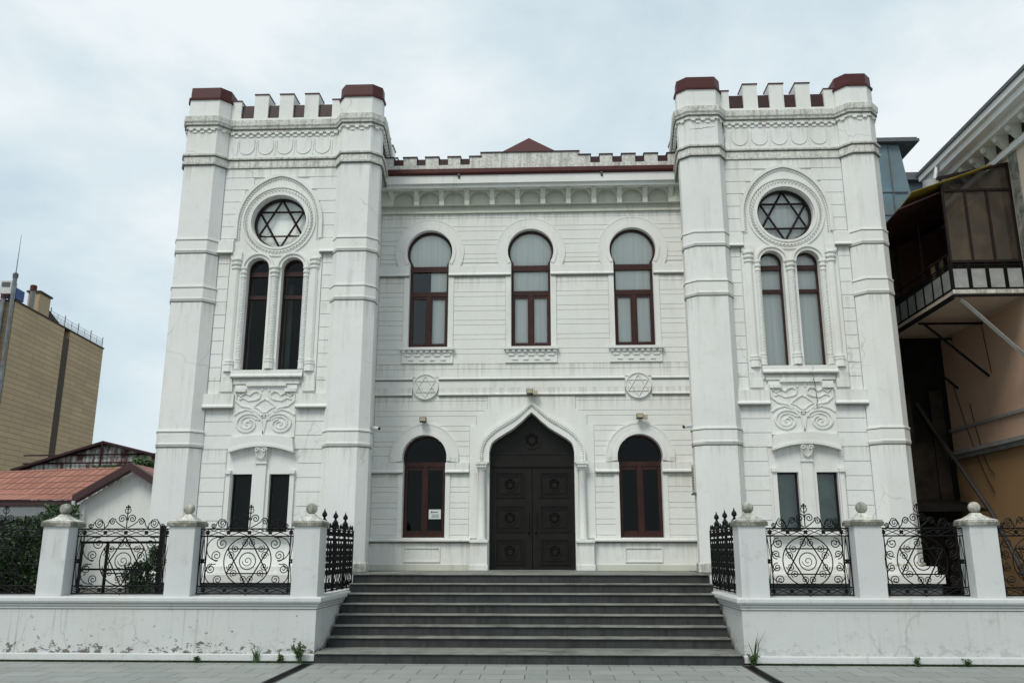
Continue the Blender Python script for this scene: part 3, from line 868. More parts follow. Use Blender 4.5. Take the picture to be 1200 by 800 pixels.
    for k in (-1, 1):
        def q(pts): return [(X(RC+k*x), y, z) for x, y, z in pts]
        for (r0, r1, a0, tn, th) in ((.235, .10, 160, -1.15, .028), (.165, .06, 150, -1.0, .020), (.10, .02, 20, -1.3, .018)):
            rl.tube(q([(.33+(x-.33)*1.22, y, z) for x, y, z in spiral(.33, 4.13, r0, r1, radians(a0), tn, 34, yc)]), th, 5)
        rl.tube(q([(.12, yc, 4.21), (.03, yc, 4.30), (-.0, yc, 4.32)]), .024, 5)
        rl.tube(q([(0, yc, 3.93), (.03, yc, 4.1), (.05, yc, 4.22), (.2, yc, 4.37), (.36, yc, 4.43), (.52, yc, 4.38), (.62, yc, 4.31)]), .024, 5)
        rl.tube(q([(.0, yc, 4.27), (.12, yc, 4.34), (.3, yc, 4.46), (.48, yc, 4.50), (.60, yc, 4.60), (.60, yc, 4.78)]), .024, 5)
        rl.tube(q([(.60, yc, 4.78), (.50, yc, 4.70), (.42, yc, 4.77), (.32, yc, 4.72), (.26, yc, 4.78), (.17, yc, 4.80), (.10, yc, 4.74), (.12, yc, 4.66), (.2, yc, 4.62)]), .024, 5)
        rl.tube(q([(0, yc, 4.64), (.08, yc, 4.60), (.16, yc, 4.54), (.22, yc, 4.48), (.12, yc, 4.44), (.04, yc, 4.37), (0, yc, 4.36)]), .02, 5)
        rl.tube(q([(.2, yc, 4.62), (.34, yc, 4.60), (.45, yc, 4.66), (.54, yc, 4.63)]), .018, 5)
        rl.tube(q([(.08, yc, 4.80), (.06, yc, 4.87), (.13, yc, 4.90), (.2, yc, 4.86)]), .018, 5)
    rl.build('relief_scroll', M['trim'], po)
    # segmental hood, capital and mullion of the lower window
    hm = MB()
    up_ = [(X(UC+.02+(-.62+1.24*i/16)), 3.90-.06*((-1+i/8)**2)) for i in range(17)]
    dn_ = [(X(UC+.02+(-.66+1.32*i/16)), 3.70-.13*((-1+i/8)**2)) for i in range(17)]
    hm.strip(up_, dn_, Yw-.12, Yw)
    hm.strip([(x, z+.02) for x, z in dn_], [(x, z-.03) for x, z in dn_], Yw-.14, Yw-.001)
    a, b = sorted((X(UC-.02-.09+.02), X(UC+.02+.10))); hm.box(a, b, Yw-.045, Yw, 2.0, 3.37)
    a2, b2 = sorted((X(UC-.10), X(UC+.14))); hm.box(a2, b2, Yw-.10, Yw, 3.58, 3.69)
    hm.hexa([(a,Yw-.05,3.36),(b,Yw-.05,3.36),(b,Yw,3.36),(a,Yw,3.36)], [(a2,Yw-.11,3.60),(b2,Yw-.11,3.60),(b2,Yw,3.60),(a2,Yw,3.60)])
    hm.box(a-.015, b+.015, Yw-.07, Yw, 3.33, 3.365)
    for k in (-1, 1):
        cxx = X(UC+.02)+k*.075
        hm.tube([(x, y, z) for x, y, z in spiral(cxx, 3.60, .05, .01, 0, 1.2, 12, Yw-.12)], .014, 5)
        hm.tube([(cxx+k*.02, Yw-.11, 3.55), (cxx-k*.01, Yw-.10, 3.47), (X(UC+.02), Yw-.09, 3.42)], .014, 5)
    # jamb frames
    for k in (-1, 1):
        a, b = sorted((X(UC+.02+k*.60), X(UC+.02+k*.69))); hm.box(a, b, Yw-.05, Yw, 1.98, 3.13)
        hm.box(min(a, b)-.01, max(a, b)+.01, Yw-.09, Yw, 3.13, 3.20)
    a, b = sorted((X(UC+.02-.75), X(UC+.02+.75)))
    hm.box(a, b, Yw-.12, Yw+.2, 1.90, 1.995)
    hm.build('window_hood', M['trim'], tb)
    for i, (cu, o) in enumerate(lw):
        fr = MB(); ringframe(fr, [(X(x), z) for x, z in (o if s > 0 else o[::-1])], .03, Yg-.05, Yg+.01)
        fo = fr.build('casement_frame', M['frame_dark'], syn)
        pane('pane', [(X(x), z) for x, z in o], Yg-.02, M['glass'] if s > 0 else M['glass_dark'], fo)
        c = MB(); a, b = sorted((X(cu-.3), X(cu+.3)))
        c.box(a, b, Yg+.13, Yg+.135, 1.9, 3.3)
        if s > 0: c.build('blind', M['curtain_green'], fo)
        else: tag(c.build('blind', M['frame_dark'], fo), None, None)
    # interior
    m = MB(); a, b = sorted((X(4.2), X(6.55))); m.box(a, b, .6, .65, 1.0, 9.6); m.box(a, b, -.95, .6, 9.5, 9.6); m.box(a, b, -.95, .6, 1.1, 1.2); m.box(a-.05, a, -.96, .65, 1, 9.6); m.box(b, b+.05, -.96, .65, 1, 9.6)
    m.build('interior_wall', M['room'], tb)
    # turrets
    path_w = [(3.43, .0), (3.43, -.84), (3.35, -.70)]
    for octp, inner_one in ((octI, True), (octO, False)):
        t = MB(); t.prism(P(octp), .3, 11.31)
        to = t.build('turret', M['turret'], syn)
        op = P(octp)
        if s > 0: op = op
        # orientation: sweep offset must point outwards
        ar = sum(op[i][0]*op[(i+1) % 8][1]-op[(i+1) % 8][0]*op[i][1] for i in range(8))
        if ar < 0: op = op[::-1]
        bm_ = MB()
        dl = MB()  # dark rings below the band edges, painted shade plus grime
        for z0, z1 in ((3.68, 3.98), (6.70, 7.0), (7.76, 8.05)):
            bm_.mark(); dl.mark(); dl.sweep(op, [(-.01, z0-.052), (.007, z0-.048), (.012, z0-.034), (-.01, z0-.034)], True)
            dl.mark(); dl.sweep(op, [(.005, z1-.047), (.018, z1-.047), (.024, z1-.032), (.005, z1-.032)], True)
            bm_.sweep(op, [(-.01, z0), (.022, z0+.004), (.022, z0+.04), (.014, z0+.05), (.014, z1-.05), (.026, z1-.03), (.026, z1), (-.01, z1+.02)], True)
            bm_.sweep(op, [(-.01, z0-.035), (.008, z0-.03), (.022, z0+.0), (.022, z0+.012), (-.01, z0+.012)], True)
        bm_.parts('turret_band', M['trim'], to); dl.parts('grime_shade_line', M['grime_shade'], to)
        bp_ = MB(); bp_.sweep(op, [(-.01, 1.25), (.035, 1.25), (.035, 1.40), (.01, 1.43), (-.01, 1.43)], True); bp_.build('turret_base', M['cap_light'], to)
        c_ = MB(); c_.prism(P(octp), 11.305, 11.59, .985)
        co = c_.build('turret_cap', M['red'], to)
        f = MB(); f.sweep(op, [(-.02, 11.29), (.03, 11.29), (.035, 11.33), (-.02, 11.35)], True); f.build('cap_edge', M['red'], to)
    # continuous cornices following turrets and wall
    path = [(3.43, .9), (3.43, -.96), (3.42, -1.0), (3.22, -1.22), (3.22, -1.44), (3.41, Yt), (4.02, Yt), (4.16, -1.42), (4.16, Yw), (6.62, Yw), (6.62, -1.42), (6.80, Yt), (uo-cf, Yt), (uo, -1.42), (uo, -.90), (uo-cf, -.70), (uo-.25, -.6), (uo-.25, 2.3)]
    path = [p for i, p in enumerate(path) if i not in (1, 2)]
    pp = P(path)
    if s < 0: pp = pp[::-1]
    # outward must be to the right of the path: for s=+1 going from inner side, front, to outer side -> right side is away? handled by sign
    def outw(pr): return pr
    cn = MB()
    cn.sweep(pp, [(-.02, 10.64), (.05, 10.66), (.06, 10.71), (.082, 10.74), (.088, 10.86), (.06, 10.88), (-.02, 10.92)])
    cn.sweep(pp, [(-.02, 10.58), (.035, 10.58), (.035, 10.655), (-.02, 10.655)])
    cn.sweep(pp, [(-.02, 9.93), (.055, 9.94), (.06, 9.975), (-.02, 9.99)])
    cn.sweep(pp, [(-.02, 9.77), (.025, 9.775), (.025, 9.94), (-.02, 9.94)])
    cn.sweep(pp, [(-.02, 9.73), (.045, 9.74), (.05, 9.775), (-.02, 9.79)])
    cn.build('tower_cornice', M['stained'], tb)
    gl_ = MB()  # cornice undersides drawn dark: shade and grime as thin strips
    for (z, o_) in ((10.66, .055), (9.925, .03), (9.73, .02)): gl_.mark(); gl_.sweep(pp, [(-.02, z-.014), (o_, z-.014), (o_+.006, z+.006), (-.02, z+.006)])
    gl_.parts('grime_shade_line', M['grime_shade'], tb)
    # dentils: little blocks in two staggered rows
    dn = MB()
    for i in range(len(pp)-1):
        a_, b_ = Vector(pp[i]), Vector(pp[i+1]); L = (b_-a_).length
        if L < .12: continue
        d = (b_-a_)/L; nn = Vector((d.y, -d.x)); k = max(1, int(L/.155))
        for j in range(k):
            c0 = a_+d*(L*(j+.5)/k); hw = .042
            for (dz, o_, w_) in ((10.545, .04, 0), (10.495, .02, .5)):
                cc = c0+d*(L/k*w_)
                if w_ and j == k-1: continue
                q0 = [cc-d*hw-nn*.02, cc+d*hw-nn*.02, cc+d*hw+nn*o_, cc-d*hw+nn*o_]
                dn.hexa([(p.x, p.y, dz) for p in q0], [(p.x, p.y, dz+.042) for p in q0])
    dn.build('dentil', M['trim'], tb)['kind'] = 'stuff'
    if s > 0:
        rr_ = random.Random(4); ck = MB()
        for (u0, z0, u1, z1, n_, w_) in ((4.19, 10.90, 4.21, 9.0, 34, .007), (4.20, 9.35, 4.52, 9.05, 10, .005), (5.62, 5.22, 5.66, 4.35, 18, .007), (3.45, 10.35, 3.95, 10.40, 9, .004)):
            yy = Yw-.012 if u0 > 4.1 else Yt-.003
            if z0 < 6: yy = Yw-.105
            ck.mark(); ck.tube([(X(u0+(u1-u0)*i/n_+rr_.uniform(-.02, .02)), yy-(.012 if 9.7 < z0+(z1-z0)*i/n_ and u0 > 4.1 else 0)-(.0), z0+(z1-z0)*i/n_+rr_.uniform(-.015, .015)) for i in range(n_+1)], [w_*rr_.uniform(.3, 1.3) for _ in range(n_+1)], 4)
        ck.parts('plaster_crack', M['plinth_dark'], tb)
    # shields frieze
    sh = MB()
    for i in range(5):
        cu = UC+(i-2)*.42+.0
        pts = [(X(cu+.17*cos(pi*t/12)), Yw-.008, 10.25-.17*sin(pi*t/12)) for t in range(13)]
        pts = [(X(cu+.17), Yw-.008, 10.42)]+pts+[(X(cu-.17), Yw-.008, 10.42)]
        sh.tube(pts, .008, 4)
    for i in range(6):
        xx = X(UC+(i-2.5)*.42); sh.box(xx-.008, xx+.008, Yw-.012, Yw, 10.06, 10.40)
    sh.build('shield_frieze', M['trim'], tb)
    # battlements
    m = MB(); a, b = sorted((X(4.10), X(6.66))); m.box(a, b, Yw+.0, Yw+.30, 10.902, 10.955)
    for c, d in ((4.10, 4.36), (6.40, 6.66)):
        a, b = sorted((X(c), X(d))); m.box(a, b, Yw+.001, Yw+.40, 10.955, 11.37)
    # side battlements
    for c, d in ((3.45, 3.75),):
        for y0 in (-.35, .35, 1.05, 1.75):
            a, b = sorted((X(c), X(d))); m.box(a, b, y0, y0+.38, 10.9, 11.45)
        a, b = sorted((X(c), X(d))); m.box(a, b, -.7, 2.3, 10.85, 11.02)
    pb = m.build('battlement', M['trim'], syn)
    mer = MB(); mc = MB()
    for k in (-1, 0, 1):
        cu = UC+.02+k*.565; a, b = sorted((X(cu-.155), X(cu+.155)))
        mer.mark(); mer.box(a, b, Yw+.002, Yw+.42, 10.955, 11.52)
        mc.mark(); mc.box(a-.012, b+.012, Yw-.015, Yw+.44, 11.52, 11.545)
    for c, d in ((4.12, 4.37), (6.39, 6.64)):
        a, b = sorted((X(c), X(d))); mc.mark(); mc.box(a, b, Yw-.015, Yw+.42, 11.37, 11.392)
    for y0 in (-.35, .35, 1.05, 1.75):
        a, b = sorted((X(3.43), X(3.77))); mc.mark(); mc.box(a, b, y0-.02, y0+.40, 11.45, 11.475)
    mer.parts('merlon', M['trim'], pb); mc.parts('merlon_flashing', M['red'], pb)
    # red sheet-metal lining behind the crenels
    m = MB(); a, b = sorted((X(4.13), X(6.62)))
    us = [4.36]+[v for k in (-1, 0, 1) for v in (UC+.02+k*.565-.153, UC+.02+k*.565+.153)]+[6.40]
    for i in range(4):
        c, d = sorted((X(us[2*i]), X(us[2*i+1])))
        m.hexa([(c, Yw+.05, 10.957), (d, Yw+.05, 10.957), (d, Yw+.40, 10.957), (c, Yw+.40, 10.957)], [(c, Yw+.075, 11.30), (d, Yw+.075, 11.30), (d, Yw+.40, 11.33), (c, Yw+.40, 11.33)])
    a, b = sorted((X(3.6), X(uo-.4)))
    m.add([(a,-.85,11.0),(b,-.85,11.0),(b,2.2,11.0),(a,2.2,11.0),((a+b)/2-.5,.7,11.3),((a+b)/2+.5,.7,11.3)], [(0,1,5,4),(1,2,5),(2,3,4,5),(3,0,4)])
    m.build('tower_roof', M['maroon'], syn)
    # plinth ledges
    m = MB()
    a, b = sorted((X(3.55), X(uo+.12)))
    m.box(a, b, -2.0, -1.3, 1.06, 1.22); m.box(min(a,b)+.06, max(a,b)-.06, -1.85, -1.3, 1.22, 1.36)
    pl = m.build('tower_plinth', M['cap'] if False else M['trim'], syn, bevel=.01)
    m = MB(); m.box(a+.05, b-.05, -1.94, -1.2, .0, 1.06); m.build('plinth_base', M['plinth_dark'], pl)
    # drip pipe slot between turret and facade
    m = MB(); x = X(3.43+.02); a, b = sorted((X(3.30), X(3.45)))
    m.box(a, b, -.75, -.45, 1.24, 3.0) if False else None
tower(-1, 7.55, False)
tower(1, 7.40, True)

# ============================================================ things fixed to the facade
def floodlight(x, z, y, label, twin=False):
    t = thing('floodlight', (x, y, z), label, 'floodlight', 'floodlights on the facade')
    m = MB(); m.box(x-.02, x+.02, y, y+.06, z-.05, z+.05); m.build('bracket', M['lamp'], t)
    m = MB()
    m.hexa([(x-.07,y-.16,z-.05),(x+.07,y-.16,z-.05),(x+.07,y-.02,z-.06),(x-.07,y-.02,z-.06)], [(x-.075,y-.15,z+.05),(x+.075,y-.15,z+.05),(x+.06,y,z+.06),(x-.06,y,z+.06)])
    m.build('lamp_housing', M['lamp'], t, bevel=.006)
    m = MB(); m.box(x-.06, x+.06, y-.165, y-.158, z-.035, z+.035); m.build('lamp_glass', M['lampglass'], t)
    if twin:
        m = MB(); m.box(x+.09, x+.17, y-.11, y, z-.06, z+.03); m.build('junction_box', M['lampglass'], t, bevel=.006)
floodlight(-2.33, 4.38, -.10, 'small dark floodlight above the lower window left of the portal')
floodlight(-.03, 4.97, -.10, 'small floodlight with pale box just above the tip of the portal arch', True)
floodlight(2.31, 4.43, -.10, 'small floodlight with pale box above the lower window right of the portal', True)
def seccam(s, label):
    x = s*3.25; y = -1.25; z = 4.02
    t = thing('security_camera', (x, y, z), label, 'camera', 'security cameras on the towers')
    m = MB(); m.tube([(x+s*.0, y, z-.12), (x-s*.03, y-.02, z-.06), (x-s*.05, y-.03, z+.02)], .02, 8); m.build('camera_mount', M['cam'], t)
    m = MB(); m.tube([(x+s*.0, y+.02, z+.05), (x-s*.20, y-.10, z+.01)], .036, 10); m.build('camera_body', M['cam'], t)
    m = MB(); m.tube([(x-s*.198, y-.099, z+.01), (x-s*.215, y-.109, z+.008)], .028, 10); m.build('camera_lens', M['iron'], t)
seccam(-1, 'small pale security camera on the inner turret of the left tower')
seccam(1, 'small pale security camera on the inner turret of the right tower')
# marble plaque on the inner side of right tower
t = thing('wall_plaque', (3.12, -1.15, 3.0), 'cream inscribed marble plaque on the inner face of the right tower', 'plaque')
m = MB(); m.box(3.185, 3.235, -1.42, -1.16, 2.74, 3.29); m.build('plaque_slab', M['marble'], t, bevel=.005)
m = MB()
for i in range(8):
    z = 3.20-i*.055; w = .09 if i in (0, 7) else .11
    y = -1.29-w
    while y < -1.29+w:
        l = random.uniform(.02, .05); m.box(3.181, 3.1855, y, min(y+l, -1.29+w), z-.012, z+.012); y += l+.014
m.build('inscription', M['gilt'], t)
m = MB(); m.box(3.165, 3.235, -1.435, -1.14, 2.705, 2.738); m.build('plaque_ledge', M['plinth_dark'], t)
# notice in the left window
t = thing('paper_notice', (-2.09, .18, 2.38), 'white printed paper notice stuck in the lower left window', 'notice')
m = MB(); m.box(-2.215, -1.955, .183, .186, 2.30, 2.50); m.build('paper_sheet', M['paper'], t)
m = MB(); m.box(-2.165, -2.135, .178, .1815, 2.432, 2.462)
for i in range(5): m.box(-2.125+i*.022, -2.109+i*.022, .178, .1815, 2.436, 2.454)
for j in range(3):
    for i in range(6): m.box(-2.15+i*.026, -2.13+i*.026, .178, .1815, 2.335+j*.026, 2.342+j*.026)
m.build('print', M['ink'], t)

# ============================================================ staircase
st = thing('staircase', (0, -4, 0), 'broad dark stone staircase of eight steps up to the portal', 'stairs')
R = .155
ys = [-4.85]+[-4.10+i*.263 for i in range(7)]
for k in range(8):
    z1 = R*(k+1); y0 = ys[k]
    y1 = ys[k+1]+.03 if k < 7 else -.002
    xw = 3.19 if k else 3.20
    m = MB(); m.box(-xw, xw, y0+.02, y1 if k < 7 else -.01, z1-R-.0 if k else 0, z1-.03)
    so = m.build('step', M['steps'], st)
    m = MB()
    if k < 7: m.box(-xw-.002, xw+.002, y0-.012, y1-.0, z1-.024, z1)
    else:
        m.add([(-xw,y0-.012,z1-.024),(xw,y0-.012,z1-.024),(xw,-.003,z1-.024),(-xw,-.003,z1-.024),(-xw,y0-.012,z1),(xw,y0-.012,z1),(xw,-.003,z1),(-xw,-.003,z1)], [(0,3,2,1),(4,5,6,7),(0,1,5,4),(1,2,6,5),(2,3,7,6),(3,0,4,7)])
    m.build('tread', M['nosing'], so, bevel=.008)
m = MB(); m.box(-3.3, 3.3, -2.2, .1, 0, 1.05); m.build('stair_core', M['plinth_dark'], st)

# ============================================================ boundary walls
PZ0, PZ1 = .96, 2.03
def wpillar(cx, parent, cy=-4.53, dz=0):
    m = MB(); m.box(cx-.21, cx+.21, cy-.21, cy+.21, PZ0-.03+dz, PZ1-.0+dz)
    po = m.build('pillar', M['white'] if False else M['coping'], parent, bevel=.012)
    m = MB(); z = PZ1+dz
    m.box(cx-.228, cx+.228, cy-.228, cy+.228, z-.01, z+.07)
    for (h0, z0_, h1, z1_) in ((.236, .07, .15, .105), (.15, .105, .085, .15), (.085, .15, .055, .185)):
        m.hexa([(cx-h0,cy-h0,z+z0_),(cx+h0,cy-h0,z+z0_),(cx+h0,cy+h0,z+z0_),(cx-h0,cy+h0,z+z0_)], [(cx-h1,cy-h1,z+z1_),(cx+h1,cy-h1,z+z1_),(cx+h1,cy+h1,z+z1_),(cx-h1,cy+h1,z+z1_)])
    m.build('pillar_cap', M['cap_light'], po, bevel=.004)
    m = MB(); m.box(cx-.242, cx+.242, cy-.242, cy+.242, z-.012, z+.05); m.build('cap_slab', M['cap'], po, bevel=.006)
    m = MB(); m.ball((cx, cy, z+.268), .09, 20); m.build('ball_finial', M['ball'], po, smooth=True)
def railing(x0, x1, y=-4.50, z0=.985, z1=1.985):
    """wrought iron panel: braided rails, circle with star, scrolls, crest"""
    m = MB(); r = .0085; W = x1-x0; cx = (x0+x1)/2
    fl = lambda x, z: (x, y, z)
    def line(a, b, rr=r): m.tube([fl(*a), fl(*b)], rr, 4)
    zt2, zb2 = z1-.115, z0+.115
    for z in (z0, zb2, zt2, z1): line((x0, z), (x1, z), .011)
    sw = .115
    for x in (x0+.01, x0+sw, x1-sw, x1-.01): line((x, z0), (x, z1), .010)
    def rosette(x, z, s=.022):
        for a in range(0, 360, 90): m.ball((x+s*cos(radians(a+45)), y, z+s*sin(radians(a+45))), s*.8, 6)
        m.ball((x, y-.01, z), s*.7, 6)
    nb = 4 if W > 1.45 else 4
    bw = (W-2*sw)/nb
    for za, zb in ((zt2, z1), (z0, zb2)):
        for i in range(nb):
            a = x0+sw+i*bw; line((a, za), (a+bw, zb), .006); line((a, zb), (a+bw, za), .006)
            m.tube([fl(a, (za+zb)/2), fl(a+bw/2, zb-.01), fl(a+bw, (za+zb)/2)], .005, 4)
        for i in range(nb+1): rosette(x0+sw+i*bw, (za+zb)/2)
        for xs in (x0+.06, x1-.06):
            m.tube(spiral(xs, (za+zb)/2, .045, .008, 0, 1.5, 14, y), .006, 4)
    for xs in (x0+.0625, x1-.0625):          # side strips: long diamonds
        zm = (zb2+zt2)/2
        for k in (-1, 1):
            line((xs, zt2), (xs+k*.042, zm), .006); line((xs, zb2), (xs+k*.042, zm), .006)
        line((xs, zb2), (xs, zt2), .004); rosette(xs, zm, .024)
    zc = (zb2+zt2)/2; Rr = (zt2-zb2)/2-.004; kx = min(1.0, (W-2*sw)/1.34)
    m.tube([fl(cx+Rr*cos(2*pi*i/40), zc+Rr*sin(2*pi*i/40)) for i in range(40)], .009, 4, True)
    for k in (0, 180):
        t = [(cx+Rr*cos(radians(90+k+a)), zc+Rr*sin(radians(90+k+a))) for a in (0, 120, 240)]
        for i in range(3): line(t[i], t[(i+1) % 3], .0105)
    m.tube([fl(cx+.13*cos(2*pi*i/24), zc+.13*sin(2*pi*i/24)) for i in range(24)], .008, 4, True)
    m.tube(spiral(cx, zc, .085, .012, pi, 1.4, 30, y), .006, 4)
    for k in range(6):                        # paired curls in each gap between circle and star
        a = radians(60*k)
        for sgn in (-1, 1):
            aa = a+sgn*.30; q = (cx+Rr*.74*cos(aa), zc+Rr*.74*sin(aa))
            m.tube(spiral(q[0], q[1], .062, .010, a, sgn*1.6, 22, y), .007, 4)
    hx = (W/2-sw)
    big = W > 1.45
    sc = ((.425,.27,.10),(.505,.085,.088),(.585,-.12,.08),(.46,-.285,.08)) if big else ((.435,.275,.085),(.475,.105,.068),(.475,-.09,.068),(.435,-.275,.08))
    for sx in (-1, 1):                        # outer C scrolls in the corners
        for q, (dx, dz, rr) in enumerate(sc):
            st0 = radians(100 if q in (0, 2) else 260)
            m.tube([(cx+sx*(dx+rr*(1-i/28*.88)*cos(st0-(1 if q % 2 == 0 else -1)*i/28*1.75*2*pi)), y, zc+dz+rr*(1-i/28*.88)*sin(st0-(1 if q % 2 == 0 else -1)*i/28*1.75*2*pi)) for i in range(29)], .0075, 4)
        ra = (.175 if big else .12)
        for (ax, az, r_, a0, a1) in ((hx-ra-.005, .19, ra, -95, 110), (hx-ra+.02, -.20, ra*.85, -110, 95)):
            m.tube([(cx+sx*(ax+r_*cos(radians(a0+(a1-a0)*i/20))), y, zc+az+r_*1.03*sin(radians(a0+(a1-a0)*i/20))) for i in range(21)], .0075, 4)
    # crest
    for sx in (-1, 1):
        pts = [(0.0, .005), (.05, .02), (.14, .10)]
        for (dx, dz, r0, st_, tn) in ((.085, .16, .070, 200, 1.7), (.235, .115, .055, 150, 1.6), (.45, .085, .068, 20, 1.7), (.595, .045, .036, 160, 1.5)):
            dx *= kx
            m.tube([(cx+sx*p[0], p[1], z1+p[2]) for p in [(dx+r0*(1-i/26*.88)*cos(radians(st_)-tn*2*pi*i/26), y, dz+r0*(1-i/26*.88)*sin(radians(st_)-tn*2*pi*i/26)) for i in range(27)]], .008, 4)
        m.tube([fl(cx+sx*kx*a, z1+b) for a, b in ((.02, .02), (.10, .06), (.17, .11), (.20, .155), (.25, .17), (.29, .13), (.31, .06), (.36, .01))], .008, 4)
        m.tube([fl(cx+sx*kx*a, z1+b) for a, b in ((.36, .01), (.37, .08), (.42, .145), (.49, .15), (.54, .09), (.56, .02), (.62, .005))], .008, 4)
    line((cx, z0), (cx, z0-.03), .01)
    line((cx, z1), (cx, z1+.33), .009)
    for sx in (-1, 1):
        m.tube([fl(cx+sx*a, z1+b) for a, b in ((0, .24), (.035, .26), (.05, .30), (.03, .325), (.012, .31))], .007, 4)
    for dz in (.345, .365): m.ball((cx, y, z1+dz), .017, 6)
    for sx in (-1, 1): m.ball((cx+sx*.03, y, z1+.345), .014, 6)
    return m
def return_railing(x, y0, y1, z0=.98, z1=1.99):
    m = MB(); fl = lambda q, z: (x, q, z)
    def line(a, b, rr=.010): m.tube([fl(*a), fl(*b)], rr, 5)
    for z in (z0+.02, z1-.0): line((y0, z), (y1, z), .014)
    n = 6; dy = (y1-y0)/n
    for i in range(n+1):
        q = y0+i*dy; line((q, z0), (q, z1+.02), .014)
    for i in range(n):
        c = y0+(i+.5)*dy
        for k in (-1, 1):
            for zc, rr in ((z0+.30, .085), (z0+.52, .085), (z0+.73, .085)):
                m.tube([(x, c+k*(p[0]), p[2]) for p in spiral(.07, zc, rr*.75, .012, 0, 1.6, 18)], .009, 4)
            m.tube([fl(c+k*a, z0+b) for a, b in ((.0, .14), (.07, .24), (.02, .42), (.08, .62), (.0, .86))], .009, 4)
            m.tube([fl(c+k*a, z1+b) for a, b in ((.14, .0), (.13, .08), (.07, .10), (.05, .04), (.09, .03))], .010, 4)
        m.tube([fl(c, z0+.3), fl(c+.045, z0+.5), fl(c, z0+.7), fl(c-.045, z0+.5)], .009, 4, True)
        for k in (-1, 1):
            for zc, r_ in ((z0+.10, .05), (z0+.42, .05), (z0+.62, .05), (z1-.06, .06), (z1+.06, .045)):
                m.tube([(x, c+k*(p[0]), p[2]) for p in spiral(.03+r_*.7, zc, r_, .01, pi/2, -1.5, 16)], .011, 4)
        for zz in (z0+.08, z1-.065): m.ball((x, c, zz), .035, 6)
        m.ball((x, c, z0+.5), .03, 6)
        for kk in (-1, 1): m.ball((x, c+kk*.08, z1-.16), .028, 6)
    for q in (-4.18, -3.43, -2.70):           # tall finials
        line((q, z0), (q, z1+.15), .022)
        m.lathe([(.01, z1+.0), (.05, z1+.04), (.03, z1+.08), (.055, z1+.12), (.02, z1+.17), (.02, z1+.19), (.045, z1+.215), (.04, z1+.25), (.014, z1+.29), (.002, z1+.335)], x, q, 8)
        for k in (-1, 1): m.tube([fl(q+k*a, z1+b) for a, b in ((.0, .02), (.09, .03), (.12, .09), (.07, .13), (.05, .09))], .011, 4)
    return m
def bwall(s, pillars, xfar, label):
    t = thing('boundary_wall', (s*3.4, -4.6, 0), label, 'wall', 'boundary walls beside the steps')
    xi = s*3.22
    m = MB(); a, b = sorted((xi+s*.02, xfar))
    m.box(a, b, -4.74, -4.32, .12, .80)
    w = m.build('wall_face', M['fence_wall'], t)
    m = MB(); a, b = sorted((xi+s*.02, s*3.56)); m.box(a, b, -4.318, -1.95, .0, .80); m.build('return_wall', M['fence_wall'], t)
    # footing
    m = MB(); a, b = sorted((xi+s*.0, xfar)); m.box(a, b, -4.80, -4.30, 0, .125)
    m.build('footing', M['coping'], t, bevel=.015)
    m = MB(); m.box(a, b, -4.806, -4.79, 0, .028); m.build('footing_stain', M['passage'], t)
    # moulded coping, follows front and return
    path = [(xfar, -4.74), (xi+s*.02, -4.74), (xi+s*.02, -1.95)]
    if s > 0: path = path[::-1]
    m = MB()
    m.sweep(path, [(-.42, .80), (.0, .77), (.015, .78), (.015, .815), (.035, .82), (.035, .855), (.065, .86), (.085, .89), (.085, .935), (.07, .955), (-.42, .965)])
    m.build('coping', M['coping'], t)
    gm = MB()  # dark strips paint the shade in the coping grooves, grime included
    for z, o_ in ((.772, .006), (.818, .026), (.857, .048)): gm.mark(); gm.sweep(path, [(-.02, z-.006), (o_, z-.006), (o_, z+.006), (-.02, z+.006)])
    gm.parts('grime_shade_line', M['grime_shade'], t)
    for p in pillars: wpillar(p, t)
    return t
LP = [-9.5, -7.49, -5.45, -3.45]; RP = [3.47, 5.23, 6.96, 8.72]
lw_ = bwall(-1, LP, -13.5, 'low white plastered wall with pillars and iron railings left of the steps')
rw_ = bwall(1, RP, 11.0, 'low white plastered wall with pillars and iron railings right of the steps')
def relink(o, parent, loc):
    o.parent = parent; o.location = Vector(loc)-world_loc(parent)
pan = railing(-.79, .79, 0).build('railing_panel', M['iron'], lw_)
first = True
for i in range(3):
    c = (LP[i]+LP[i+1])/2
    o = pan if first else pan.copy()
    if not first: COL.objects.link(o)
    relink(o, lw_, (c, -4.50, 0)); first = False
pan = railing(-.665, .665, 0).build('railing_panel', M['iron'], rw_); first = True
for i in range(3):
    c = (RP[i]+RP[i+1])/2
    o = pan if first else pan.copy()
    if not first: COL.objects.link(o)
    relink(o, rw_, (c, -4.50, 0)); first = False
return_railing(-3.33, -4.25, -2.02).build('cast_iron_railing', M['iron'], lw_)
return_railing(3.33, -4.25, -2.02).build('cast_iron_railing', M['iron'], rw_)

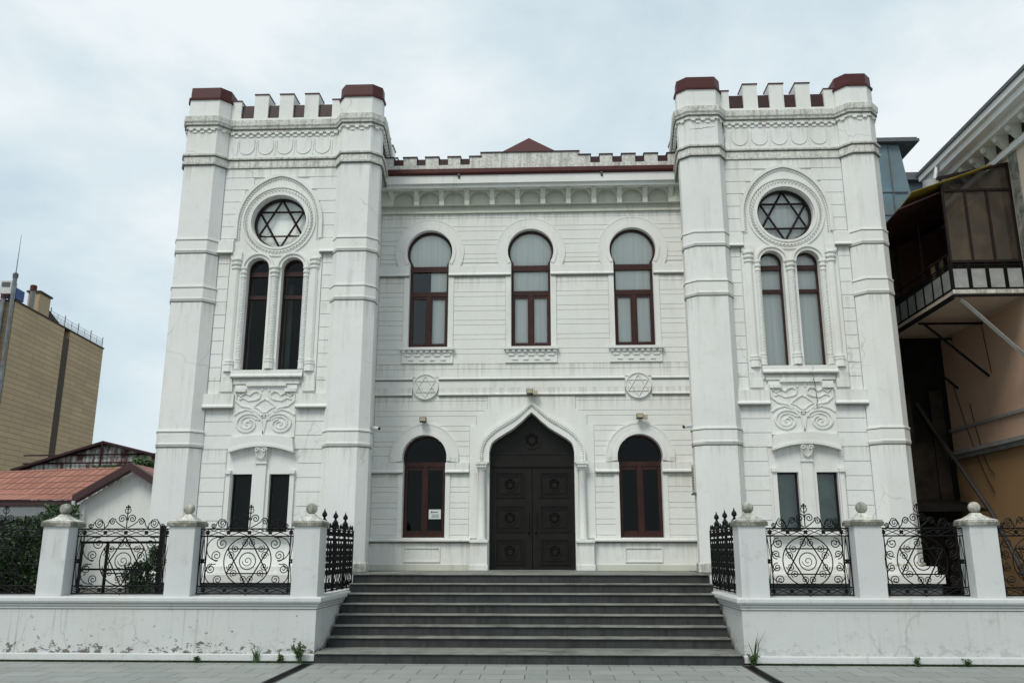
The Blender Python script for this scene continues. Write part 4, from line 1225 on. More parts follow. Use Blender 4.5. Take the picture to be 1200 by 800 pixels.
# ============================================================ ground
def sheet(name, x0, x1, y0, y1, z, mat):
    m = MB(); m.add([(x0,y0,z),(x1,y0,z),(x1,y1,z),(x0,y1,z)], [(0,1,2,3)]); return struct(m.build(name, mat, recalc=False))
sheet('ground', -900, 900, -900, 900, -.012, M['soil'])
sheet('road', -60, 60, -32, -19.5, -.006, M['asphalt'])
sheet('pavement', -40, 40, -19.4, -4.3, 0, M['paving'])
m = MB(); m.box(-14, -3.3, -4.32, 14, -.01, .62); m.box(3.3, 13, -4.32, 14, -.01, .62); struct(m.build('yard', M['soil']))
for s, lab in ((-1, 'dark channel drain running from the left end of the steps'), (1, 'dark channel drain running from the right end of the steps')):
    t = MB(); x = s*3.28+(.0 if s < 0 else -.03)
    t.box(x-.09, x+.09, -9.5, -4.87, -.01, .004)
    o = t.build('drain_channel', M['drain']); tag(o, lab, 'drain', 'channel drains in the pavement')
    m = MB()
    for k in range(150):
        yy = -4.9-k*.03; m.box(x-.06, x+.06, yy-.008, yy, .0045, .007)
    g = m.build('drain_slot', M['iron'], o)

# ============================================================ vegetation
def leaves(m, c, rad, n, ls, seed, shape=None):
    rnd = random.Random(seed)
    clumps = [(Vector((rnd.gauss(0, .45)*rad[0], rnd.gauss(0, .45)*rad[1], rnd.uniform(-1, 1)*rad[2])), rnd.uniform(.18, .4)) for _ in range(26)]
    for _ in range(n):
        cl, cr = rnd.choice(clumps)
        for _t in range(20):
            p = Vector((rnd.gauss(0, 1), rnd.gauss(0, 1), rnd.gauss(0, 1)))*cr*.5*max(rad)+cl
            if abs(p.x/rad[0]) < 1.1 and abs(p.y/rad[1]) < 1.1 and abs(p.z/rad[2]) < 1.05: break
        p += Vector(c)
        d = Vector((rnd.gauss(0, 1), rnd.gauss(0, 1), rnd.gauss(.4, 1))).normalized(); u = d.orthogonal().normalized()
        w = d.cross(u); l = ls*rnd.uniform(.6, 1.3)
        m.add([p, p+d*l*.5+u*l*.25, p+d*l, p+d*l*.5-u*l*.25+w*l*.08], [(0,1,2,3)])
t = thing('shrub', (-8.35, -3.7, .6), 'large dense dark green shrub behind the railing at the left edge', 'shrub')
m = MB(); leaves(m, (-8.55, -3.75, 1.28), (.80, .50, .82), 21000, .060, 3); leaves(m, (-8.05, -3.75, 2.08), (.42, .34, .30), 2400, .062, 4); leaves(m, (-8.75, -3.75, 1.9), (.3, .3, .26), 900, .062, 9)
m.build('foliage', M['leaf'], t, recalc=False)
m = MB()
for k in range(7):
    a = k*.9; m.tube([(-8.45+.1*cos(a), -3.75+.1*sin(a), .55), (-8.45+.35*cos(a), -3.75+.2*sin(a), 1.2), (-8.4+.5*cos(a), -3.75+.3*sin(a), 1.9)], [.03, .02, .008], 5)
m.build('stem', M['stem'], t)
t = thing('small_shrub', (-6.75, -3.6, .6), 'small dark shrub behind the railing beside the metal frame', 'shrub')
m = MB(); leaves(m, (-6.62, -3.6, 1.05), (.26, .24, .38), 4200, .05, 5); leaves(m, (-6.38, -3.6, 1.5), (.13, .13, .2), 700, .05, 6)
m.build('foliage', M['leaf'], t, recalc=False)
m = MB()
for k in range(4): m.tube([(-6.75, -3.6, .6), (-6.75+.12*cos(k*1.7), -3.6+.1*sin(k*1.7), 1.4)], [.018, .006], 5)
m.build('stem', M['stem'], t)
# black steel frame standing in the yard
t = thing('metal_frame', (-7.0, -4.0, .62), 'black square steel frame standing behind the left railing', 'frame')
m = MB()
for x in (-7.45, -7.0): m.box(x-.018, x+.018, -4.02, -3.98, .6, 1.80)
m.box(-7.47, -6.1, -4.02, -3.98, 1.76, 1.80); m.box(-7.45, -6.2, -4.018, -3.982, 1.33, 1.36)
m.build('frame_bar', M['iron'], t)
m = MB(); m.box(-6.12, -6.05, -4.05, -3.95, .6, 2.05); m.build('frame_post', M['iron'], t, bevel=.006)

def weed(x, y, h, n, lab, seed, grass=False, cat='weed', z=0.0):
    rnd = random.Random(seed); t = thing('weed', (x, y, z), lab, cat, 'weeds at the foot of the walls')
    m = MB(); ms = MB()
    for i in range(n):
        a = rnd.uniform(0, 2*pi); l = h*rnd.uniform(.5, 1); lean = rnd.uniform(.1, .55)
        dx, dy = cos(a)*lean*l, -abs(sin(a))*lean*l
        pts = [Vector((x+rnd.uniform(-.04, .04), y+rnd.uniform(-.02, .02), z)), Vector((x+dx*.4, y+dy*.4, z+l*.6)), Vector((x+dx, y+dy, z+l))]
        if grass:
            w = .006; m.add([pts[0]+Vector((-w,0,0)), pts[0]+Vector((w,0,0)), pts[1]+Vector((w,0,0)), pts[2], pts[1]+Vector((-w,0,0))], [(0,1,2,3,4)])
        else:
            ms.tube(pts, .004, 4)
            for k in range(9):
                tt = rnd.uniform(.25, 1); p = pts[0].lerp(pts[1], tt*2) if tt < .5 else pts[1].lerp(pts[2], tt*2-1)
                d = Vector((rnd.gauss(0,1), rnd.gauss(0,1), rnd.gauss(.2,.6))).normalized(); u = d.orthogonal().normalized(); s = .045*rnd.uniform(.6,1.2)
                m.add([p, p+d*s*.5+u*s*.3, p+d*s, p+d*s*.5-u*s*.3], [(0,1,2,3)])
    m.build('leaf', M['leaf_light'], t, recalc=False)
    if ms.v: ms.build('stem', M['leaf_light'], t)
weed(-3.42, -4.86, .34, 16, 'leafy weed at the corner of the left wall and the steps', 11)
weed(-4.10, -4.82, .30, 14, 'upright tuft of grass against the left wall near the steps', 12, True)
weed(-3.72, -4.83, .13, 9, 'low weed at the foot of the left wall between the grass and the corner', 13)
weed(3.33, -4.86, .18, 12, 'low weed where the right wall meets the bottom step', 14)
weed(3.36, -4.80, .55, 8, 'tall thin weed climbing the corner of the right wall', 15, True)
weed(5.72, -4.83, .13, 9, 'small weed at the foot of the right wall, nearer the steps', 16)
weed(6.45, -4.83, .11, 7, 'small weed at the foot of the right wall, nearer the edge', 17)
weed(-5.0, -4.83, .09, 8, 'small weed at the foot of the left wall below the second pillar', 18)
# moss and dirt line of tiny plants along the footing
m = MB(); rnd = random.Random(5)
for s in (-1, 1):
    for i in range(1500):
        x = s*(3.3+rnd.random()**1.0*(7.5 if s < 0 else 5))
        if rnd.random() > .35+.65*(0.5+.5*sin(x*5.3)*sin(x*2.1+1)): continue
        y = -4.80-rnd.random()*.035; h = rnd.uniform(.008, .045)
        a = rnd.uniform(-.02, .02); m.add([(x-.008, y, .001), (x+.008, y, .001), (x+a, y-rnd.uniform(0, .02), h)], [(0,1,2)])
tag(m.build('moss', M['leaf'], recalc=False), 'thin line of moss and grass along the foot of both walls', 'moss', kind='stuff')
for i, (x, y, lab) in enumerate(((2.38, -4.93, 'brown dead leaf against the right half of the bottom step'), (3.95, -4.90, 'brown dead leaf at the foot of the right wall'))):
    m = MB(); m.add([(x-.03,y,.004),(x,y-.02,.02),(x+.035,y,.012),(x,y+.02,.006)], [(0,1,3),(1,2,3)])
    tag(m.build('dead_leaf', M['dead_leaf'], recalc=False), lab, 'leaf', 'dead leaves on the pavement')

# ============================================================ LEFT BACKGROUND
def brickmat(name, c1, c2, mortar, bw, bh, axis='x', off=.5):
    m, nt, b = newmat(name)
    tc = nt.nodes.new('ShaderNodeTexCoord'); sp = nt.nodes.new('ShaderNodeSeparateXYZ'); cb = nt.nodes.new('ShaderNodeCombineXYZ')
    nt.links.new(tc.outputs['Object'], sp.inputs[0])
    nt.links.new(sp.outputs['XY'.index(axis.upper())], cb.inputs[0]); nt.links.new(sp.outputs[2], cb.inputs[1])
    br = nt.nodes.new('ShaderNodeTexBrick'); br.offset = off
    for k, v in (('Scale', 1), ('Mortar Size', .02), ('Brick Width', bw), ('Row Height', bh)): br.inputs[k].default_value = v
    br.inputs['Color1'].default_value = (*c1, 1); br.inputs['Color2'].default_value = (*c2, 1); br.inputs['Mortar'].default_value = (*mortar, 1)
    nt.links.new(cb.outputs[0], br.inputs['Vector'])
    c = mix(nt, mth(nt, 'MULTIPLY', ramp(nt, noise(nt, .5, 6, .7), [(.4, 0.), (.7, 1.)]), .35), br.outputs['Color'], tuple(v*.7 for v in c1))
    nt.links.new(c, b.inputs['Base Color']); b.inputs['Roughness'].default_value = .8; return m
M['beige'] = brickmat('beige cladding', (.42, .31, .18), (.50, .375, .22), (.23, .17, .10), 3.2, .34, 'y')
M['beige2'] = simple('beige render', (.46, .35, .21), .8)
M['galv'] = simple('galvanised duct', (.22, .25, .26), .4, metal=.5, var=.5, scale=2, dirt=(.2,.06,.03), damt=.5)
M['pipe'] = simple('grimy pipe', (.035, .03, .026), .7, var=.6, scale=3)
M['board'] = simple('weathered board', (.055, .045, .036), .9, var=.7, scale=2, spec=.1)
M['blue'] = simple('blue tarpaulin', (.03, .08, .25), .6)
M['brownstrip'] = simple('brown recess', (.06, .04, .025), .8)
# apartment block, its long side receding
bx, by, bz = -33.34, 32.26, 17.0; ex_, ey_ = -34.48, 45.46
t = thing('apartment_block', (bx, by, 0), 'tall windowless beige building with rooftop railing and ducts at the far left', 'building')
dv = Vector((ex_-bx, ey_-by)).normalized(); nv = Vector((-dv.y, dv.x))   # to the left
Lg = (Vector((ex_, ey_))-Vector((bx, by))).length
def Q(a, b, z): p = Vector((bx, by))+dv*a+nv*b; return (p.x, p.y, z)
def qbox(m, a0, a1, b0, b1, z0, z1):
    m.hexa([Q(a0,b0,z0), Q(a1,b0,z0), Q(a1,b1,z0), Q(a0,b1,z0)], [Q(a0,b0,z1), Q(a1,b0,z1), Q(a1,b1,z1), Q(a0,b1,z1)])
m = MB(); g0, g1 = 6.75, 7.6
qbox(m, 0, g0, 0, 14, 0, 17); qbox(m, g1, Lg, 0, 14, 0, 17); qbox(m, g0, g1, .5, 14, 0, 16.6)
ab = m.build('wall', M['beige'], t)
m = MB(); qbox(m, g0-.01, g1+.01, -.015, .5, 0, 16.4); m.build('recess', M['brownstrip'], t)
m = MB(); qbox(m, -.06, Lg+.06, -.06, 14, 17, 17.1); m.build('roof_edge', M['brownstrip'], t)
m = MB(); qbox(m, 3.0, 4.5, .1, .85, 17.1, 18.5); pc = m.build('penthouse', M['beige2'], t)
m = MB(); qbox(m, 2.9, 4.6, .0, .95, 18.5, 18.62); m.build('penthouse_roof', M['brownstrip'], pc)
m = MB()
m.add([Q(4.5, .15, 17.1), Q(6.6, .15, 17.1), Q(4.5, 1.2, 17.1), Q(4.5, .15, 17.75), Q(4.5, 1.2, 17.75)], [(0,1,3),(2,4,1),(0,3,4,2),(1,4,3),(0,2,1)]); m.build('roof_hatch', M['brownstrip'], t)
m = MB()
for i in range(9):
    a = 4.7+i*(Lg-4.8)/8; m.tube([Q(a, .08, 17.1), Q(a, .08, 17.95 if i % 2 == 0 else 17.75)], .03 if i % 2 == 0 else .014, 5)
for z in (17.25, 17.72): m.tube([Q(4.7, .08, z), Q(Lg-.1, .08, z)], .014, 5)
for i in range(40):
    a = 4.7+i*(Lg-4.9)/40; m.tube([Q(a, .08, 17.25), Q(a+.15, .08, 17.6), Q(a+.26, .08, 17.25)], .009, 4)
m.build('roof_railing', M['plinth_dark'], t)
m = MB(); p = Q(2.3, .2, 17); m.lathe([(.16, 17.1), (.16, 18.4)], p[0], p[1], 12); m.build('flue', M['galv'], t, smooth=True)
m = MB(); m.lathe([(.21, 18.4), (.21, 18.75), (.12, 18.8)], p[0], p[1], 12); m.build('flue_cowl', M['red'], t, smooth=True)
p = Q(-.18, .12, 0); p2 = Q(-.25, .62, 0)
m = MB(); m.lathe([(.13, 4), (.13, 18.5)], p[0], p[1], 12); m.build('duct', M['galv'], t, smooth=True)
m = MB(); m.lathe([(.16, 18.5), (.17, 18.75), (.08, 18.85)], p[0], p[1], 12); m.build('duct_cowl', M['plinth_dark'], t, smooth=True)
m = MB(); m.lathe([(.15, 4), (.15, 17.1)], p2[0], p2[1], 12); m.build('duct', M['galv'], t, smooth=True)
m = MB(); m.lathe([(.18, 17.1), (.18, 17.35), (.08, 17.4)], p2[0], p2[1], 12); m.build('duct_cowl', M['red'], t, smooth=True)
m = MB(); m.tube([(p[0], p[1], 18.7), (p[0], p[1], 21.4)], [.035, .012], 5); m.build('lightning_rod', M['galv'], t)
m = MB(); qbox(m, .5, 1.5, .3, .9, 17.35, 18.05); m.build('tarpaulin', M['blue'], t)
m = MB(); qbox(m, -.05, .6, .35, 1.05, 17.5, 18.35); ac = m.build('rooftop_unit', M['cam'], t)
m = MB(); qbox(m, -.08, -.05, .45, .95, 17.95, 18.25); m.build('vent_grille', M['plinth_dark'], ac)
m = MB()
for z in (15.9, 12.6, 9.4): qbox(m, -.04, .0, .95, 1.6, z-1.3, z)
m.build('window', M['room'], t)

# house with terracotta roof: gable wall faces the street
def tilemat():
    m, nt, b = newmat('terracotta tiles')
    g = nt.nodes.new('ShaderNodeTexCoord'); mp = nt.nodes.new('ShaderNodeMapping'); mp.inputs['Scale'].default_value = (1, 1, 1)
    nt.links.new(g.outputs['UV'], mp.inputs['Vector'])
    br = nt.nodes.new('ShaderNodeTexBrick'); br.offset = 0
    for k, v in (('Scale', 1), ('Mortar Size', .025), ('Brick Width', .28), ('Row Height', .36)): br.inputs[k].default_value = v
    br.inputs['Color1'].default_value = (.27,.105,.072,1); br.inputs['Color2'].default_value = (.38,.16,.11,1); br.inputs['Mortar'].default_value = (.10,.035,.025,1)
    nt.links.new(mp.outputs[0], br.inputs['Vector'])
    c = mix(nt, mth(nt, 'MULTIPLY', noise(nt, 2, 5), .35), br.outputs['Color'], (.25, .13, .09))
    nt.links.new(c, b.inputs['Base Color']); b.inputs['Roughness'].default_value = .7
    bump(nt, b, mth(nt, 'SUBTRACT', 1.0, br.outputs['Fac']), .5, .03)
    return m
M['tile'] = tilemat()
M['maroon_trim'] = simple('maroon verge board', (.045, .012, .012), .6)
hy = 6.0
t = thing('white_house', (-12.5, 8, 0), 'low white gabled house with terracotta tile roof and maroon verge, left of the tower', 'house')
E0 = Vector((-13.27, hy, 3.06)); A0 = Vector((-11.68, hy, 3.99)); F0 = Vector((-10.1, hy, 3.06))
m = MB(); m.plate([(-13.2, .6), (-10.15, .6), (-10.15, 3.0), (-11.68, 3.92), (-13.2, 3.0)], [], hy+.25, hy+.5)
m.box(-20, -13.0, hy+.12, hy+.4, .6, 2.92); m.box(-10.4, -10.15, hy+.5, 16, .6, 3.0)
m.build('wall', M['white'], t)
def roofquad(pts, uv, mat, name, parent, th=.10):
    me = bpy.data.meshes.new(name); n = Vector(pts[1])-Vector(pts[0]); k = Vector(pts[3])-Vector(pts[0]); nn = n.cross(k).normalized()
    if nn.z < 0: nn = -nn
    vs = [tuple(Vector(p)+nn*th) for p in pts]+[tuple(p) for p in pts]
    me.from_pydata(vs, [], [(0,1,2,3),(4,7,6,5),(0,4,5,1),(1,5,6,2),(2,6,7,3),(3,7,4,0)])
    ul = me.uv_layers.new(name='uv'); U = list(uv)*2
    for l in me.loops: ul.data[l.index].uv = U[l.vertex_index]
    me.materials.append(mat); o = bpy.data.objects.new(name, me); COL.objects.link(o); o.parent = parent; o.location = -world_loc(parent); return o
# front slope runs to the left; the ridge recedes a little
rl = Vector((-7.8, 1.0, 0)); ridgeL = A0+Vector((-8.2, 2.2, 0)); eaveL = E0+Vector((-7.5, .0, 0))
roofquad([E0, A0, ridgeL, eaveL], [(0, 0), (0, 1.9), (8.4, 1.9), (7.5, 0)], M['tile'], 'roof', t)
roofquad([A0, F0, F0+Vector((0, 9, 0)), A0+Vector((0, 9, 0))], [(0, 1.9), (0, 0), (9, 0), (9, 1.9)], M['tile'], 'roof', t)
m = MB()
for a_, b_ in ((E0, A0), (A0, F0)):
    d = Vector((0, -.12, 0)); h = Vector((0, 0, -.10)); e = Vector((0, .14, 0))
    m.hexa([a_+d+h, b_+d+h, b_+e+h, a_+e+h], [a_+d+Vector((0,0,.12)), b_+d+Vector((0,0,.12)), b_+e+Vector((0,0,.12)), a_+e+Vector((0,0,.12))])
m.box(-20.5, -13.25, hy-.05, hy+.05, 2.90, 3.04)
m.build('verge_board', M['maroon_trim'], t)
m = MB(); m.tube([(-13.2, hy-.14, 3.02), (-13.2, hy-.14, 2.75), (-13.3, hy-.02, 2.6)], .05, 8); m.build('downpipe', M['cam'], t)
m = MB(); m.hexa([(-20,3.8,2.42),(-13.1,3.8,2.42),(-13.1,5.9,2.75),(-20,5.9,2.75)], [(-20,3.8,2.52),(-13.1,3.8,2.52),(-13.1,5.9,2.85),(-20,5.9,2.85)])
m.box(-19.8, -13.2, 5.6, 5.85, .6, 2.7)
o = m.build('lean_to_roof', M['plinth_dark'], t)

# rusty shed
def rustmat():
    m, nt, b = newmat('rusty patched sheet')
    xyz = posz(nt)
    c = mix(nt, ramp(nt, noise(nt, 1.2, 8, .75, (3, 3, 1)), [(.46, 0.), (.58, 1.)]), (.50, .51, .50), (.09, .028, .02))
    w = nt.nodes.new('ShaderNodeTexWave'); w.inputs['Scale'].default_value = 1.6; w.inputs['Distortion'].default_value = .5
    g = nt.nodes.new('ShaderNodeNewGeometry'); nt.links.new(g.outputs['Position'], w.inputs['Vector'])
    c = mix(nt, mth(nt, 'MULTIPLY', w.outputs['Fac'], .45), c, (.06, .05, .045))
    nt.links.new(c, b.inputs['Base Color']); b.inputs['Roughness'].default_value = .8; bump(nt, b, w.outputs['Fac'], .5, .04); return m
M['rust'] = rustmat()
t = thing('rusty_shed', (-18.8, 18, 0), 'old shed gable clad in rusty patched metal sheets behind the tiled roof', 'shed')
m = MB(); m.plate([(-22.6, 2.0), (-16.0, 2.0), (-16.0, 5.42), (-18.86, 6.12), (-22.6, 4.98)], [], 18, 18.3); m.build('wall', M['rust'], t)
m = MB()
for a_, b_ in (((-22.8, 4.95), (-18.86, 6.15)), ((-18.86, 6.15), (-15.8, 5.42))):
    m.hexa([(a_[0], 17.7, a_[1]), (b_[0], 17.7, b_[1]), (b_[0], 24, b_[1]), (a_[0], 24, a_[1])], [(a_[0], 17.7, a_[1]+.10), (b_[0], 17.7, b_[1]+.10), (b_[0], 24, b_[1]+.10), (a_[0], 24, a_[1]+.10)])
m.build('roof', M['maroon'], t)
m = MB(); m.tube([(-18.86, 17.68, 6.2), (-18.86, 17.68, 4.4)], .05, 4)
for z in (4.55, 4.95, 5.3, 5.65): m.tube([(-22.4, 17.9, z), (-16.2, 17.9, z+.05)], .035, 4)
m.build('batten', M['maroon'], t)
t2 = thing('maroon_roof', (-22, 17, 0), 'low curved maroon roof at the left edge below the beige building', 'roof')
m = MB(); pts = []
for i in range(9):
    a = radians(90-i*11); pts.append((-24.6+3.0*cos(a)*1.0, 3.0+1.75*sin(a)))
poly = [(-28, 4.75)]+pts+[(-28, 3.0)]
m.plate(poly, [], 15.5, 20); m.build('roof_shell', M['maroon'], t2)
m = MB(); m.box(-27.8, -22.0, 15.7, 19.8, 0, 3.0); m.build('wall', M['white'], t2)
for (x, y, z, rx, rz, lab, sd) in ((-16.4, 16.5, 4.75, .55, .55, 'green treetop beside the rusty shed, next to the tower', 21), (-18.0, 16.8, 4.85, .40, .17, 'small green bush growing on the shed above the tiled roof', 22)):
    tt = thing('tree', (x, y, z-2), lab, 'tree', 'greenery by the shed')
    m = MB(); leaves(m, (x, y, z), (rx, rx, rz), 1400, .14, sd); m.build('crown', M['leaf_light'], tt, recalc=False)
    m = MB(); m.tube([(x, y, 0), (x+.1, y, z)], [.12, .04], 6); m.build('trunk', M['stem'], tt)

# ============================================================ RIGHT BACKGROUND
M['cream'] = plaster('cream render', (.66, .55, .45), (.25, .2, .15), .2, .2)
M['tan'] = plaster('tan render', (.34, .21, .10), (.16, .11, .07), .3, .3)
M['pink'] = plaster('pinkish tan render', (.56, .38, .27), (.18, .13, .10), .3, .3)
M['bluepanel'] = simple('blue sheet cladding', (.13, .21, .25), .5, var=.3, scale=1.2, dirt=(.15,.12,.06), damt=.4)
M['yellow'] = simple('yellow corrugated plastic', (.30, .22, .03), .55, var=.5, scale=3)
M['rail_panel'] = simple('grey railing sheet', (.33, .345, .335), .5, var=.35, scale=4, dirt=(.08,.07,.06), damt=.4)
M['brownbrick'] = simple('inner brick', (.10, .05, .035), .9)
wx = 10.3
t = thing('cream_building', (12, 0, 0), 'cream and tan building with a bracketed white cornice at the right edge', 'building')
m = MB(); m.box(wx, 22, -4.6, 3.0, 5.0, 10.1); m.build('upper_wall', M['cream'], t)
m = MB(); m.box(wx+.0, 22, -4.6, 3.0, 4.46, 7.0) if False else None
m = MB(); m.box(wx-.012, 22, -4.61, 3.02, 4.0, 6.75); m.build('middle_wall', M['pink'], t)
m = MB(); m.box(wx-.006, 22, -4.605, 3.01, 0, 4.0); m.build('lower_wall', M['tan'], t)
m = MB()
m.box(wx-.06, wx, -4.62, 3.05, 4.46, 4.53); m.box(wx-.10, wx, -4.62, 3.05, 3.78, 3.88); m.box(wx-.16, wx, -4.62, 3.05, 3.88, 3.96)
m.build('string_course', M['rail_panel'], t)
m = MB()
m.box(wx-.10, wx+.01, -4.8, 1.9, 9.86, 9.98); m.box(wx-.32, wx+.02, -4.9, 1.9, 10.32, 10.46); m.box(wx-.50, wx+.02, -5.0, 1.9, 10.46, 10.62); m.box(wx-.58, wx+.02, -5.1, 1.9, 10.62, 10.76)
cr = m.build('cornice', M['trim'], t)
m = MB(); m.box(wx-.62, 22, -5.2, 2.0, 10.76, 10.84); m.build('roof_edge', M['plinth_dark'], t)
m = MB()
for i in range(13):
    y = -4.7+i*.52; m.mark()
    m.hexa([(wx-.06,y-.07,10.02),(wx,y-.07,10.02),(wx,y+.07,10.02),(wx-.06,y+.07,10.02)], [(wx-.30,y-.09,10.32),(wx,y-.09,10.32),(wx,y+.09,10.32),(wx-.30,y+.09,10.32)])
    m.ball((wx-.22, y, 10.24), .07, 8)
m.parts('cornice_bracket', M['soffit'], cr)
# balcony (part of building), glazed and makeshift
by0, by1, bxo = -1.0, 3.0, 8.80
m = MB(); m.box(bxo, wx-.014, by0, by1, 6.80, 6.90); bal = m.build('balcony_slab', M['cream'], t)
m = MB(); m.box(bxo-.02, wx-.013, by0-.02, by0+.04, 6.76, 6.80); m.box(bxo-.03, bxo, by0-.03, by1, 6.70, 6.80); 
m.build('slab_edge_beam', M['iron'], bal)
m = MB(); m.box(bxo-.02, wx-.013, by0-.03, by0, 6.815, 6.90); m.build('slab_edge', M['cap_light'], bal)
bm_ = MB(); pn = MB()
zt = 7.50
for z in (6.93, zt, zt-.06, zt-.12): bm_.box(bxo, wx, by0-.012, by0+.012, z-.012, z+.012); bm_.box(bxo-.012, bxo+.012, by0, by1, z-.012, z+.012)
n = 4
for i in range(n+1):
    x = bxo+(wx-bxo-.02)*i/n
    for k in (-.03, 0, .03): bm_.box(x+k-.008, x+k+.008, by0-.013, by0+.013, 6.9, zt)
    if i < n: pn.box(x+.045, x+(wx-bxo)/n-.045, by0-.005, by0+.005, 6.95, zt-.14)
n = 9
for i in range(n+1):
    y = by0+(by1-by0)*i/n; bm_.box(bxo-.014, bxo+.014, y-.02, y+.02, 6.9, zt)
    if i < n: pn.box(bxo-.005, bxo+.005, y+.04, y+(by1-by0)/n-.04, 6.95, zt-.14)
rl_ = bm_.build('balcony_railing', M['iron'], t); pn.build('railing_infill', M['rail_panel'], rl_)
fr = MB()
ztl, ztr = 9.40, 9.72
fr.box(bxo, bxo+.05, by0-.02, by0+.03, zt, ztl); fr.box(wx-.07, wx-.02, by0-.02, by0+.03, zt, ztr)
for x in (9.29, 9.75): fr.box(x-.022, x+.022, by0-.018, by0+.028, zt, 9.13)
fr.box(bxo, wx-.02, by0-.022, by0+.032, 9.10, 9.15); fr.box(bxo, wx-.02, by0-.021, by0+.031, zt+.0, zt+.05)
fr.hexa([(bxo-.05,by0-.025,ztl-.03),(wx-.02,by0-.025,ztr-.03),(wx-.02,by0+.035,ztr-.03),(bxo-.05,by0+.035,ztl-.03)], [(bxo-.05,by0-.025,ztl+.03),(wx-.02,by0-.025,ztr+.03),(wx-.02,by0+.035,ztr+.03),(bxo-.05,by0+.035,ztl+.03)])
for y in (.3, 1.6, 2.95): fr.box(bxo-.0, bxo+.045, y-.02, y+.02, zt, 9.25)
fr.box(bxo-.002, bxo+.04, by0, by1, 7.70, 7.73)
fr.tube([(bxo+.1, .3, 9.2), (bxo+.5, -.3, 8.7), (bxo+.25, -.5, 7.5)], .02, 5)
enc = fr.build('glazing_frame', M['frame_dark'], t)
pane('glass_panel', [(bxo+.04, zt), (wx-.05, zt), (wx-.05, 9.12), (bxo+.04, 9.12)], by0+.01, M['glass_dirty'], enc)
pane('glass_panel', [(bxo+.04, 9.13), (wx-.05, 9.13), (wx-.05, ztr), (bxo+.04, ztl)], by0+.008, M['glass_dirty'], enc)
# roofing of the balcony: dark corrugated sheets and yellow sheet sloping outwards
m = MB()
m.hexa([(7.9,-.95,8.72),(wx,-.95,9.72),(wx,3.0,9.5),(7.9,3.0,8.5)], [(7.9,-.95,8.75),(wx,-.95,9.75),(wx,3.0,9.53),(7.9,3.0,8.53)])
bro = m.build('balcony_roof', M['maroon_trim'], t)
m = MB()
for i in range(9):
    y = -1.1+i*.10; m.hexa([(8.15,y,9.05-i*.012),(9.9,y,9.66-i*.012),(9.9,y+.10,9.64-i*.012),(8.15,y+.10,9.03-i*.012)], [(8.15,y,9.065-i*.012),(9.9,y,9.675-i*.012),(9.9,y+.10,9.655-i*.012),(8.15,y+.10,9.045-i*.012)])
m.build('yellow_sheet', M['yellow'], bro)
m = MB(); m.box(9.0, 10.3, 2.4, 2.45, 6.9, 9.5); m.box(wx-.03, wx-.02, -.9, 2.4, 6.9, 9.5); m.build('inner_wall', M['brownbrick'], t)
# curtains, junk inside the glazed part
m = MB()
for i in range(5): m.tube([(9.0+i*.22, .2+.1*i, 6.95), (9.05+i*.2, .3, 7.9+.1*(i % 3))], .05, 5)
m.build('stored_timber', M['gilt'], t)
# struts
m = MB()
m.tube([(8.95, -.95, 6.72), (wx-.02, -.9, 5.35)], .045, 4); m.build('strut', M['rail_panel'], t)
m = MB()
for y in (.9, 2.4): m.mark(); m.tube([(8.95, y, 6.70), (wx-.02, y, 5.45)], .032, 4); m.tube([(8.85, y, 6.68), (wx, y, 6.68)], .03, 4)
m.parts('strut', M['iron'], t)
# white pilaster near glazed balcony (downpipe box)
m = MB(); m.box(wx-.02, wx+.14, -1.35, -1.05, 7.2, 9.95); m.build('pilaster', M['cap'], t, bevel=.01)
# rainwater hopper
t = thing('rain_hopper', (9.35, 1.7, 9.6), 'white funnel-shaped rain hopper below the end of the cornice', 'gutter')
m = MB()
m.lathe([(.10, 9.55), (.13, 9.75), (.19, 10.15), (.20, 10.18), (.16, 10.18)], 9.55, .9, 14); m.build('hopper_funnel', M['cam'], t, smooth=True)
m = MB(); m.tube([(9.62, .95, 10.1), (9.75, 1.0, 10.55), (9.8, 1.0, 10.75)], .045, 8); m.build('hopper_pipe', M['cam'], t)
# blue clad building
t = thing('blue_clad_building', (10, 4.5, 0), 'tall building clad in blue-grey sheets with an overhanging dark roof, behind the right tower', 'building')
m = MB(); m.box(7.9, 9.75, 3.4, 9, 0, 12.4)
m.hexa([(9.75,3.42,9.5),(10.35,3.42,9.5),(10.35,9,9.5),(9.75,9,9.5)], [(9.75,3.42,12.4),(10.0,3.42,12.4),(10.0,9,12.4),(9.75,9,12.4)])
m.build('cladding', M['bluepanel'], t)
m = MB()
for x in (8.5, 9.1, 9.7): m.box(x-.012, x+.012, 3.375, 3.405, 5, 12.4)
for z in (11.0, 10.35, 9.2, 8.0): m.box(7.9, 10.1, 3.38, 3.404, z-.012, z+.012)
m.build('seam', M['plinth_dark'], t)
m = MB(); m.box(7.6, 10.50, 3.25, 9.3, 12.42, 12.50); m.box(7.6, 10.46, 3.3, 9.3, 12.50, 12.56); m.build('roof', M['plinth_dark'], t)
m = MB(); m.box(7.95, 10.2, 2.9, 3.37, 6.9, 9.4)
o = m.build('shed_annex', M['room'], t)
t = thing('dark_roof', (12, 8, 0), 'dark low roof seen between the blue building and the cornice', 'roof')
m = MB(); m.box(10.6, 16, 7.5, 12, 13.2, 13.45); m.build('roof_slab', M['plinth_dark'], t)
m = MB(); m.box(10.8, 15.8, 7.8, 11.8, 0, 13.2); m.build('wall', M['bluepanel'], t)
